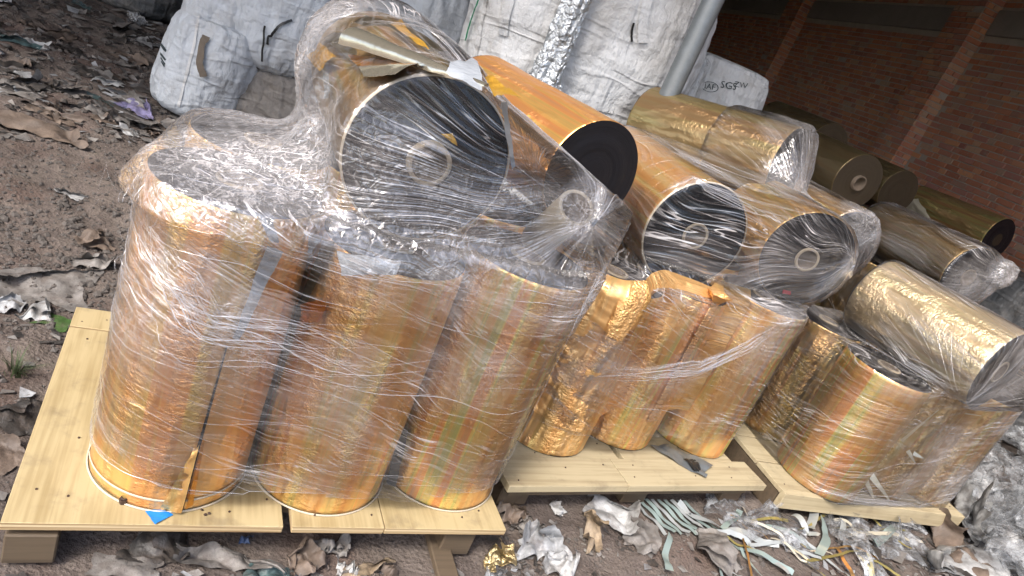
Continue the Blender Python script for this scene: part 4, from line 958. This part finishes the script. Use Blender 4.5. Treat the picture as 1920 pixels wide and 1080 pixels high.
attach('yellow_sheet', patch([on_cyl('L1', 672, 125, 0.028), on_cyl('L1', 792, 117, 0.028), on_cyl('L1', 742, 139, 0.028), on_cyl('L1', 682, 144, 0.028)], 12, 6, .003, .006, seed=4), M['curlsheet'], l1)
attach('olive_sheet', patch([on_cyl('L1', 600, 75, 0.012), on_cyl('L1', 690, 30, 0.012), on_cyl('L1', 840, 95, 0.012), on_cyl('L1', 655, 112, 0.012)], 16, 8, .006, .02, seed=5), M['olivesheet'], l1)
attach('amber_scrap', patch([on_cyl('L1', 572, 104, 0.03), on_cyl('L1', 600, 80, 0.03), on_cyl('L1', 630, 106, 0.03), on_cyl('L1', 594, 130, 0.03)], 8, 8, .010, seed=6), M['amber'], l1)
attach('amber_scrap', patch([on_cyl('L1', 730, 40, 0.03), on_cyl('L1', 752, 37, 0.03), on_cyl('L1', 806, 94, 0.03), on_cyl('L1', 782, 84, 0.03)], 10, 6, .010, seed=7), M['amber'], l1)
attach('amber_scrap', patch([on_cyl('L1', 910, 146, 0.03), on_cyl('L1', 926, 144, 0.03), on_cyl('L1', 977, 182, 0.03), on_cyl('L1', 926, 180, 0.03)], 8, 6, .008, seed=8), M['amber'], l1)
attach('white_edge_strip', patch([on_cyl('L1', 940, 192, 0.006), on_cyl('L1', 950, 190, 0.006), on_face('L1', 966, 312, .004), on_face('L1', 959, 318, .004)], 5, 16, .003, seed=9), M['irid'], l1)
attach('bright_strip', patch([on_cyl('L1', 606, 138, 0.02), on_cyl('L1', 616, 136, 0.02), on_cyl('L1', 617, 184, 0.02), on_cyl('L1', 607, 186, 0.02)], 4, 10, .002, seed=10), M['silver'], l1)
attach('amber_scrap', patch([on_face('L1', 828, 252, .02), on_face('L1', 850, 250, .02), on_face('L1', 858, 274, .02), on_face('L1', 846, 266, .02)], 5, 5, .003, seed=11), M['amber'], l1)
attach('torn_foil', patch([on_cyl('L10', 1690, 378, .03), on_cyl('L10', 1722, 372, .04), on_cyl('L10', 1748, 418, .03), on_cyl('L10', 1708, 408, .02)], 10, 8, .02, seed=12), M['goldsheet'], l10)

attach('red_sticker', patch([on_face('L5', *q) for q in ((1468, 543), (1483, 546), (1482, 553), (1467, 550))], 3, 3, 0, seed=1), M['red'], l5)
for i, (x0, y0, x1, y1, w_) in enumerate([(1692, 828, 1760, 768, 4), (1618, 896, 1640, 938, 8), (1630, 892, 1668, 938, 9), (1700, 846, 1716, 868, 6), (1712, 852, 1732, 860, 6), (1726, 800, 1770, 806, 4), (1730, 822, 1790, 812, 4), (1770, 770, 1840, 780, 4), (1720, 834, 1750, 846, 5)]):
    k_ = 'T3' if x0 < 1720 else 'T4'; a3, b3 = on_cyl(k_, x0, y0, .035), on_cyl(k_, x1, y1, .035); dd = b3 - a3; sx = np.cross(dd, CAM - a3); sx /= np.linalg.norm(sx); ww = w_ * .0028 / 1.0
    attach('foil_sliver', patch([a3 + sx * ww * .3, b3 + sx * ww * .15, b3 - sx * ww * .15, a3 - sx * ww], 8, 3, .003, seed=i), M['goldsheet'], t3)
# loose crinkled foil sheet hugging the front of the middle load, from one roll to the next
def loose_sheet():
    cs = [np.array(ROLL[k]['c']) for k in ('S1', 'S2', 'S3')]; r = .208; pts = []
    d01 = cs[1] - cs[0]; a01 = math.atan2(d01[1], d01[0]) - PI / 2; d12 = cs[2] - cs[1]; a12 = math.atan2(d12[1], d12[0]) - PI / 2
    for a in np.linspace(a01 - 1.75, a01, 22): pts.append(cs[0] + r * np.array([math.cos(a), math.sin(a)]))
    for u in np.linspace(0, 1, 10)[1:-1]: pts.append(cs[0] * (1 - u) + cs[1] * u + r * np.array([math.cos(a01), math.sin(a01)]) * (1 - .42 * math.sin(PI * u)))
    for a in np.linspace(a01, a12, 6): pts.append(cs[1] + r * np.array([math.cos(a), math.sin(a)]))
    for u in np.linspace(0, .62, 9)[1:]: pts.append(cs[1] * (1 - u) + cs[2] * u + r * np.array([math.cos(a12), math.sin(a12)]) * (1 - .5 * math.sin(PI * u)))
    P = np.array(pts); Lc = np.r_[0, np.cumsum(np.linalg.norm(np.diff(P, axis=0), axis=1))]; n, m = 150, 90; q = np.linspace(0, Lc[-1], n); X = np.interp(q, Lc, P[:, 0]); Y = np.interp(q, Lc, P[:, 1]); T = np.gradient(np.c_[X, Y], axis=0); T /= np.linalg.norm(T, axis=1)[:, None]; N = np.c_[T[:, 1], -T[:, 0]]
    zb = .27 + .03 * vnoise(np.c_[q * 6, q * 0, q * 0], 4) + .05 * np.clip((q - .45) / .3, 0, 1); zt = .885 + .055 * np.clip(q / .5, 0, 1) + .012 * vnoise(np.c_[q * 9, q * 0, q * 0 + 3], 5)
    s_ = np.linspace(0, 1, m); Z = zb[:, None] * (1 - s_) + zt[:, None] * s_
    Q = np.stack([np.repeat(q, m), np.zeros(n * m), Z.ravel()], 1)
    w_ = .006 * np.abs(fbm(np.c_[Q[:, 0] * 7, Q[:, 1], Q[:, 2] * 20 + Q[:, 0] * 5], 6, 3)) + .006 * fbm(np.c_[Q[:, 0] * 4, Q[:, 1], Q[:, 2] * 5], 9, 2)
    tuck = .05 * np.clip((s_ - .9) / .1, 0, 1) ** 2
    V = np.stack([(X[:, None] + N[:, :1] * (w_.reshape(n, m) - tuck[None])).ravel(), (Y[:, None] + N[:, 1:] * (w_.reshape(n, m) - tuck[None])).ravel(), Z.ravel()], 1)
    return mesh_np('loose_foil_sheet', V, grid_faces(n, m))
o = attach('loose_foil_sheet', loose_sheet(), M['gold'], root_of('crinkled upright roll')); o['crinkle'] = 1.6; o['tone'] = .15; o['rainbow'] = .3; o['dull'] = .0

# small things on the pallets
def flat(label, name, cat, pts, z, m, crinkle=.004, seed=0, n=10, mm=7, **k):
    P = [on_ground(x, y, z) for x, y in pts]; P = [p + np.array([0, 0, .004]) for p in P]; me = patch(P, n, mm, crinkle, seed=seed)
    c = np.mean(P, 0); me.transform(Matrix.Translation(-Vector(c))); o = part(name, me, m, None, c); tag(o, label, cat, **k)
    zs = np.array([v.co.z for v in me.vertices]); o.location.z += max(0, (z + .002) - (c[2] + zs.min())); return o
flat('bright blue tape scrap on the pallet by the corner roll', 'blue_tape', 'tape', [(271, 959), (302, 955), (323, 966), (290, 986)], ZT, M['blue'], .002, 1)
flat('crumpled grey rag hanging over the middle pallet edge', 'grey_rag', 'rag', [(1214, 838), (1262, 838), (1334, 878), (1316, 898)], ZT, M['steel'], .012, 2, 14, 10)
flat('folded black strip beside the grey rag', 'black_strip', 'strip', [(1280, 862), (1304, 866), (1316, 888), (1300, 884)], ZT + .012, M['black'], .008, 3)
c = on_ground(231, 942, ZT); t = thing('steel_nut', 'small dark steel nut at the foot of the corner roll', 'nut', (c[0], c[1], ZT))
bm = bmesh.new(); bmesh.ops.create_cone(bm, cap_ends=True, segments=6, radius1=.011, radius2=.011, depth=.014); part('nut_body', bm_mesh('nut', bm), M['nail'], t, (0, 0, .0075))
part('nut_collar', ring_mesh('collar', [(.006, .014), (.009, .0145), (.009, .018), (.006, .0185)], 12), M['nail'], t)
for i, (x, y) in enumerate([(378, 958), (384, 966), (392, 964), (590, 967), (597, 966), (1002, 850)]):
    c = on_ground(x, y, ZT); bm = bmesh.new(); bmesh.ops.create_icosphere(bm, subdivisions=1, radius=.005)
    for v in bm.verts: v.co *= random.uniform(.5, 1.2); v.co.z *= .5
    tag(part('dirt_crumb', bm_mesh('crumb', bm), M['nail'], None, (c[0], c[1], ZT + .0035)), 'tiny dark crumb lying on a pallet board beside a roll', 'crumb', 'dark crumbs on the pallet boards')

# ------------------------------------------------------------------ litter on the ground
LM = {
    'pale': mat_litter('pale_plastic', (0.55, 0.55, 0.54), .4), 'clear': mat_litter('clear_plastic', (0.50, 0.52, 0.54), .25, .85, .8),
    'grey': mat_litter('dirty_grey_sheet', (0.26, 0.24, 0.22), .6), 'dark': mat_litter('dark_sheet', (0.075, 0.068, 0.062), .5),
    'brown': mat_litter('brown_sheet', (0.20, 0.15, 0.115), .6), 'teal': mat_litter('teal_sheet', (0.10, 0.16, 0.16), .45), 'blue': mat_litter('blue_sheet', (0.13, 0.20, 0.36), .5),
    'green': mat_litter('green_wrapper', (0.09, 0.17, 0.05), .4), 'white': mat_litter('white_plastic', (0.48, 0.49, 0.50), .35), 'tan': mat_litter('tan_sheet', (0.42, 0.32, 0.21), .5),
    'gold': mat_sheet('crushed_gold_foil', (0.75, 0.60, 0.33), .9, .3, 1.0, 34), 'lilac': mat_litter('lilac_wrapper', (0.36, 0.33, 0.55), .4)}
def crumple(w, d, amp, seed, folds=2, n=26, m=20):
    rr = random.Random(seed); u, v = np.meshgrid(np.linspace(-.5, .5, n), np.linspace(-.5, .5, m), indexing='ij'); u = u.ravel(); v = v.ravel()
    P = np.stack([u * w, v * d, np.zeros_like(u)], 1); s = max(w, d)
    ee = np.clip((np.maximum(np.abs(u), np.abs(v)) - .3) / .2, 0, 1); ang = np.arctan2(v, u)
    P[:, :2] *= (1 + ee * .22 * fbm(np.c_[np.cos(ang) * 2, np.sin(ang) * 2, ang * 0 + seed], seed, 3))[:, None]
    for k in range(folds):
        a = rr.uniform(0, PI); nx, ny = math.cos(a), math.sin(a); off = rr.uniform(.05, .28) * s; q = P[:, 0] * nx + P[:, 1] * ny - off; ins = q > 0
        f = rr.uniform(1.2, 2.7); P[ins] = P[ins] + np.stack([q[ins] * (math.cos(f) - 1) * nx, q[ins] * (math.cos(f) - 1) * ny, np.abs(q[ins] * math.sin(f)) * .45 + .006], 1)
    Q = P / s * 3.0 + seed * 3.1
    P[:, 2] += amp * (np.abs(fbm(np.c_[Q[:, 0], Q[:, 1], Q[:, 2] * .3], seed, 2)) * 1.0 + .22 * np.abs(fbm(Q * 2.2, seed + 2, 2)))
    P[:, :2] += .03 * s * np.stack([fbm(Q * 2, seed + 5, 2), fbm(Q * 2, seed + 6, 2)], 1)
    return P, grid_faces(n, m)
def litter(x, y, wpx, hpx, mat, label, cat='plastic scrap', name='plastic_sheet', rot=0.0, amp=.03, folds=2, seed=None, z=0.0, group=None, n=26, m=20):
    c = on_ground(x, y, z); dist = np.linalg.norm(c - CAM); px = dist / F_PX; seed = seed if seed is not None else int(x * 3 + y * 7) % 9973
    el = max(.35, abs(ray(x, y)[2])); P, Fs = crumple(wpx * px, hpx * px / el * .8, amp, seed, folds, n, m)
    ca, sa = math.cos(rot - ROLL_), math.sin(rot - ROLL_); X = P[:, 0] * ca - P[:, 1] * sa + c[0]; Y = P[:, 0] * sa + P[:, 1] * ca + c[1]
    zz = P[:, 2] + ground_z(X, Y) + .003 + z; V = np.stack([X - c[0], Y - c[1], zz - z], 1)
    o = part(name, mesh_np(name, V, Fs), LM[mat], None, (c[0], c[1], z)); return tag(o, label, cat, group)
ROLL_ = -math.radians(20)
L = litter
L(66, 530, 150, 85, 'grey', 'dusty grey folded tarpaulin piece lying beside the pallet', 'tarpaulin', 'tarpaulin_sheet', .1, .012, 1, 5, n=40, m=26)
L(18, 570, 44, 28, 'white', 'white crushed plastic scrap below the grey tarpaulin', rot=.2, amp=.03)
L(100, 605, 46, 22, 'green', 'green and yellow wrapper behind the pallet corner', 'wrapper', 'snack_wrapper', -.4, .004, 0, n=14, m=8)
L(80, 588, 60, 26, 'pale', 'pale crumpled wrapper next to the green one', 'wrapper', 'snack_wrapper', .1, .02, 2)
L(30, 780, 60, 60, 'dark', 'dark rag half buried beside the pallet', 'rag', 'rag', .3, .012, 1)
L(20, 850, 40, 60, 'brown', 'brown rag on the earth beside the pallet', 'rag', 'rag', .3, .012, 1)
L(238, 1060, 92, 36, 'grey', 'flat grey-green slab of dirty sheet below the nearest pallet', 'sheet', 'dirty_sheet', .0, .012, 0, n=18, m=12)
L(330, 1025, 150, 50, 'dark', 'dark torn sheet under the nearest pallet', 'sheet', 'dirty_sheet', .15, .035, 3, n=40, m=26)
L(440, 1045, 190, 44, 'grey', 'long grey folded sheet lying under the pallet front', 'sheet', 'dirty_sheet', .1, .04, 3, n=48, m=26)
L(505, 1075, 80, 40, 'teal', 'dark teal plastic by the bottom pallet gap', rot=.2, amp=.03)
L(455, 1005, 30, 18, 'blue', 'small blue scrap under the pallet board', rot=.3, amp=.015)
L(560, 1040, 70, 70, 'brown', 'brown crinkled rag below the board gap', 'rag', 'rag', .6, .05, 3)
L(625, 1020, 60, 40, 'grey', 'grey crinkled sheet in front of the pallet gap', 'sheet', 'dirty_sheet', -.2, .05, 2)
L(655, 1062, 36, 30, 'pale', 'pale crushed cup-like plastic ball on the earth', rot=.1, amp=.05, folds=3)
L(690, 1062, 90, 24, 'tan', 'straw coloured twisted sack strip near the timber plank', 'sack strip', 'sack_strip', .5, .03, 2)
L(715, 1075, 50, 22, 'brown', 'brown wrapper scrap beside the straw coloured strip', rot=.2, amp=.03)
L(950, 1047, 130, 30, 'gold', 'crushed gold foil piece on the earth before the pallets', 'foil', 'foil_scrap', .05, .035, 2, n=40, m=24)
L(1015, 1018, 120, 60, 'white', 'bright white torn plastic beside the crushed gold foil', rot=.1, amp=.045, folds=3, n=40, m=28)
L(1065, 1062, 90, 46, 'pale', 'pale rumpled plastic below the bright white one', rot=-.5, amp=.04, folds=2)
L(920, 1072, 60, 30, 'clear', 'clear rumpled plastic at the end of the gold foil', rot=.3, amp=0.024)
L(962, 960, 60, 40, 'brown', 'brown leaf-like scrap between the first two pallets', rot=.4, amp=.04)
L(990, 985, 50, 30, 'grey', 'grey scrap lying before the middle pallet corner', rot=-.4, amp=.03)
L(1040, 952, 44, 22, 'pale', 'narrow pale scrap under the middle pallet front', rot=.6, amp=.02)
L(1105, 990, 36, 80, 'tan', 'curled tan leaf-like strip on end before the middle pallet', rot=-.2, amp=.05, folds=3)
L(1160, 970, 130, 60, 'pale', 'long pale crinkled plastic under the middle pallet', rot=-.45, amp=.05, folds=2, n=44, m=26)
L(1205, 1010, 60, 60, 'grey', 'frayed grey tail of plastic by the shredded strips', rot=-.6, amp=.05, folds=2)
L(1310, 1020, 70, 90, 'grey', 'frayed fibrous sack scrap beside the foil strips', 'sack strip', 'sack_strip', .9, .05, 3)
L(1350, 950, 110, 50, 'clear', 'cloudy film scrap behind the strips', rot=-.2, amp=0.036)
L(1430, 985, 150, 80, 'clear', 'wide cloudy film sheet under the third pallet corner', rot=-.5, amp=0.042, folds=3, n=44, m=30)
L(1590, 1035, 60, 110, 'clear', 'egg shaped blown-up film scrap on the earth', rot=.2, amp=0.060, folds=1, n=36, m=30)
L(1570, 975, 110, 60, 'clear', 'glossy clear film hanging out below the third pallet', rot=.1, amp=0.054, folds=3)
L(1660, 990, 130, 70, 'clear', 'crushed clear film in front of the third pallet rail', rot=-.1, amp=0.054, folds=3, n=40, m=30)
L(1760, 1010, 110, 60, 'brown', 'brown fibrous rag at the third pallet foot', 'rag', 'rag', .3, .06, 3, n=40, m=28)
L(1780, 1050, 190, 46, 'pale', 'long milky plastic tail curving along the earth', rot=-.15, amp=.07, folds=2, n=48, m=24)
L(1880, 1050, 100, 60, 'clear', 'milky film sheet at the end of the plastic tail', rot=.2, amp=0.054, folds=3)
rr_ = random.Random(5)
heap_lab = 'crushed clear film in the heap beside the third load'
for i in range(30):
    x = rr_.uniform(1800, 1990); y = rr_.uniform(800, 1040); L(x, y, rr_.uniform(70, 150), rr_.uniform(50, 100), 'clear' if rr_.random() < .8 else 'pale', heap_lab, 'film scrap', 'film_scrap', rr_.uniform(-1, 1), rr_.uniform(.05, .11), 3, 300 + i, rr_.uniform(0, .22) * max(0, (x - 1780) / 200), 'crushed film heap beside the third load', n=30, m=24)
# shredded foil strips
def strips():
    rr = random.Random(9); mats = [mat_sheet('mint_foil', (0.40, 0.50, 0.47), .35, .35, .15, 8), mat_sheet('white_strip', (0.52, 0.55, 0.54), .3, .35, .15, 8), M['goldsheet'], mat_sheet('bronze_strip', (0.55, 0.33, 0.13), .8, .3, .2, 8), mat_sheet('mustard_strip', (0.52, 0.44, 0.16), .6, .35, .2, 8)]
    def strip(pix, wpx, k, label, group, lift=.02, edge=False):
        P = np.array([on_ground(x, y) for x, y in pix]); P = catmull(P, 8); s = rr.uniform(0, 50)
        P[:, 2] = [gh(p[0], p[1]) + .008 + lift * abs(math.sin(i * .22 + s)) for i, p in enumerate(P)]; w_ = wpx * np.linalg.norm(P[0] - CAM) / F_PX
        tw = np.array([math.sin(i * .13 + s) * (.6 if not edge else .25) for i in range(len(P))]); T = np.gradient(P, axis=0); T /= np.linalg.norm(T, axis=1)[:, None]; side = np.cross(T, (0, 0, 1.0)); N = np.cos(tw)[:, None] * np.array([0, 0, 1.0]) + np.sin(tw)[:, None] * side
        V, Fs = ribbon(P, w_, N); c = P[0].copy(); c[2] = 0; V = V - c; V[:, 2] = np.maximum(V[:, 2], .002)
        tag(part('foil_strip', mesh_np('strip', V, Fs), mats[k], None, c), label, 'foil strip', group)
    for i in range(9):   # comb-like bundle
        x = 1186 + i * 12; strip([(x, 935 + i * .5), (x + 22, 962), (x + 44 + i, 985), (x + 62 + i * 2, 1004)], 8, 0 if i % 3 else 1, 'mint foil strip lying side by side in the comb-like bundle under the middle pallet', 'parallel mint strips under the middle pallet', .012, True)
    for i, pix in enumerate([[(1268, 948), (1310, 975), (1350, 998)], [(1350, 998), (1375, 980), (1384, 962)], [(1290, 988), (1345, 1002), (1390, 1010), (1450, 1035)], [(1360, 1020), (1420, 1050), (1480, 1085)], [(1300, 1000), (1370, 1012), (1430, 1050), (1470, 1090)], [(1250, 1015), (1246, 1040), (1252, 1075)], [(1520, 935), (1518, 975), (1510, 1005)], [(1532, 985), (1540, 1020), (1528, 1050)], [(1575, 945), (1572, 985), (1566, 1020)], [(1632, 1030), (1660, 1005), (1682, 988)], [(1480, 975), (1500, 1000), (1524, 1020)]]):
        strip(pix, rr.uniform(9, 15), 1 if i % 2 == 0 else 0, 'long pale foil strip trailing over the earth before the third pallet', 'long pale strips before the third pallet', .03)
    for i in range(30):
        x, y = rr.uniform(1330, 1620), rr.uniform(950, 1060); a = rr.gauss(.5, .5); l = rr.uniform(60, 150); strip([(x, y), (x + l * .5 * math.cos(a) + rr.uniform(-8, 8), y + l * .5 * math.sin(a) + rr.uniform(-8, 8)), (x + l * math.cos(a), y + l * math.sin(a))], rr.uniform(3, 7), rr.choice((0, 1, 2, 2, 3, 4, 4)), 'thin tangled foil strip in the snarl before the third pallet', 'tangled thin foil strips', .025)
strips()
# loose timber under the nearest pallet
c = on_ground(826, 1050); t = thing('timber_plank', 'grey weathered timber plank lying under the nearest pallet', 'plank', (c[0], c[1], gh(c[0], c[1]) + .012), Quaternion((0, 0, 1), math.radians(28)))
part('board', box_me('board', (.07, .62, .025), .004), M['oldwood'], t, (0, .1, .014))
# scraps strewn over the dim floor behind
far_lab = {'dark': 'black plastic scrap strewn on the dim floor', 'grey': 'grey plastic scrap strewn on the dim floor', 'brown': 'brown cloth scrap strewn on the dim floor', 'teal': 'dark teal scrap strewn on the dim floor', 'pale': 'pale plastic scrap strewn on the dim floor'}
rr_ = random.Random(12)
for i in range(44):
    u = rr_.random(); x = rr_.uniform(-20, 330); y = (rr_.uniform(150, 262) if u < .55 else rr_.uniform(5, 150)) + .0 * x
    if x > 285 and 0 < y < 225: continue
    k_ = rr_.choice(['dark', 'dark', 'grey', 'grey', 'brown', 'brown', 'teal', 'pale'] if u > .3 else ['grey', 'brown', 'dark', 'grey'])
    L(x, y, rr_.uniform(22, 75), rr_.uniform(8, 22), k_, far_lab[k_], 'scrap', 'floor_scrap', rr_.uniform(-.6, .4), rr_.uniform(.012, .035), 1, 500 + i, 0, k_ + ' scraps on the dim floor', n=18, m=12)
L(265, 206, 56, 22, 'lilac', 'lilac wrapper lying before the pale tied sack', 'wrapper', 'snack_wrapper', -.2, .03, 1, 3)
L(240, 250, 40, 12, 'pale', 'pale bottle-shaped scrap at the edge of the strewn floor', rot=.0, amp=.03, folds=1)
L(262, 50, 36, 26, 'clear', 'glossy blue-white plastic ball in the dark', rot=.2, amp=0.072, folds=3)
L(290, 79, 18, 5, 'white', 'small bright white scrap in the dark', rot=.0, amp=.02, folds=0, n=10, m=8)
L(10, 8, 30, 14, 'white', 'white scrap at the far dark edge of the floor', rot=-.4, amp=.04)
L(40, 405 - 165, 190, 22, 'brown', 'long brown cloth strip across the strewn floor', 'cloth', 'cloth_strip', -.05, .04, 1, 8, n=40, m=14)
L(130, 372, 44, 16, 'pale', 'thin pale leaf of plastic alone on the bare earth', rot=-.3, amp=.015, folds=1, n=14, m=10)
L(165, 455, 80, 30, 'brown', 'crumbling brown rag on the earth behind the pallet', 'rag', 'rag', .1, .03, 2)
L(185, 500, 70, 30, 'grey', 'grey crumbled rag closest behind the pallet', 'rag', 'rag', -.1, .03, 2)
L(300, 235, 120, 30, 'grey', 'grey-green sheet at the foot of the pale tied sack', 'sheet', 'dirty_sheet', -.2, .04, 2)
# crumbs of earth and tiny flakes: too many to count
def flakes():
    rr = np.random.default_rng(3); V, Fs, MI = [], [], []
    def add(n, poly, size, flat_):
        for _ in range(n):
            x = rr.uniform(poly[0], poly[2]); y = rr.uniform(poly[1], poly[3]); p = on_ground(x, y); 
            if any(-.03 < (p[:2] - np.array(c)) @ frame2(yw)[0] < W + .03 and -.03 < (p[:2] - np.array(c)) @ frame2(yw)[1] < D + .03 for c, yw, W, D in PALLETS.values()): continue
            s = size * np.linalg.norm(p - CAM) / F_PX * rr.uniform(.3, 1.0) ** 2 * 2; z = gh(p[0], p[1]); i0 = len(V); k = rr.integers(4, 6)
            mi = 0 if flat_ == 0 else int(rr.choice([0, 1, 1, 2, 3], p=[.35, .2, .2, .2, .05]))
            if mi == 0:   # clod
                for dz, sc_ in ((-.3, .9), (.35, 1.0), (.8, .5)):
                    for j in range(5):
                        a = j * 2 * PI / 5 + rr.uniform(-.3, .3); V.append((p[0] + s * sc_ * math.cos(a) * rr.uniform(.6, 1.1), p[1] + s * sc_ * math.sin(a) * rr.uniform(.6, 1.1), z + s * dz * rr.uniform(.7, 1.1)))
                for r_ in (0, 5):
                    for j in range(5): Fs.append((i0 + r_ + j, i0 + r_ + (j + 1) % 5, i0 + r_ + 5 + (j + 1) % 5, i0 + r_ + 5 + j)); MI.append(0)
                Fs.append(tuple(i0 + 10 + j for j in range(5))); MI.append(0)
            else:
                a = rr.uniform(0, 2 * PI); e = rr.uniform(.25, .8); ca, sa = math.cos(a), math.sin(a)
                for (u, v) in ((-1, -1), (1, -1), (1, 1), (-1, 1)):
                    uu, vv = s * 1.6 * u * rr.uniform(.5, 1.2), s * 1.6 * e * v * rr.uniform(.5, 1.2); V.append((p[0] + uu * ca - vv * sa, p[1] + uu * sa + vv * ca, z + .002 + abs(rr.normal(0, .5)) * s))
                Fs.append((i0, i0 + 1, i0 + 2, i0 + 3)); MI.append(mi)
    add(2200, (-60, 250, 300, 620), 2.2, 0); add(500, (-60, 380, 260, 620), 4.0, 0); add(1500, (-40, 0, 340, 270), 3.5, 1); add(160, (-60, 600, 130, 1000), 4, 1)
    add(900, (-40, 985, 1000, 1120), 5.0, 1); add(1000, (900, 900, 1960, 1120), 3.5, 1); add(300, (1560, 800, 2000, 1120), 6, 1)
    me = bpy.data.meshes.new('litter'); me.from_pydata(V, [], Fs)
    for k_ in ('ground', None, None, None): pass
    me.materials.append(M['clod']); me.materials.append(LM['grey']); me.materials.append(LM['dark']); me.materials.append(LM['white']); me.polygons.foreach_set('material_index', MI)
    o = part('litter', me, None); tag(o, 'clods, flakes and tiny shreds scattered over the bare earth', 'litter', None, 'stuff')
M['clod'] = mat_plain('earth_clod', (0.105, 0.092, 0.082), .95, .4, 5, .4)
flakes()
# grass tuft
c = on_ground(28, 700); t = thing('grass_tuft', 'small dark green weed tuft at the pallet side', 'grass tuft', (c[0], c[1], gh(c[0], c[1])))
M['blade'] = mat_plain('grass_blade', (0.055, 0.075, 0.03), .6)
V, Fs = [], []; rr_ = random.Random(4)
for i in range(70):
    a = rr_.uniform(0, 2 * PI); l = rr_.uniform(.03, .10); r0 = rr_.uniform(0, .03); le = rr_.uniform(.2, 1.0); i0 = len(V); wd = rr_.uniform(.0012, .0025)
    for j in range(5):
        s = j / 4; rd = r0 + l * le * s * s; z = l * s * (1 - .35 * le * s); wv = wd * (1 - s * .9)
        V += [(rd * math.cos(a) - wv * math.sin(a), rd * math.sin(a) + wv * math.cos(a), z), (rd * math.cos(a) + wv * math.sin(a), rd * math.sin(a) - wv * math.cos(a), z)]
    Fs += [(i0 + 2 * j, i0 + 2 * j + 1, i0 + 2 * j + 3, i0 + 2 * j + 2) for j in range(4)]
o = part('blades', mesh_np('blades', V, Fs), M['blade'], t); o['kind'] = 'stuff'
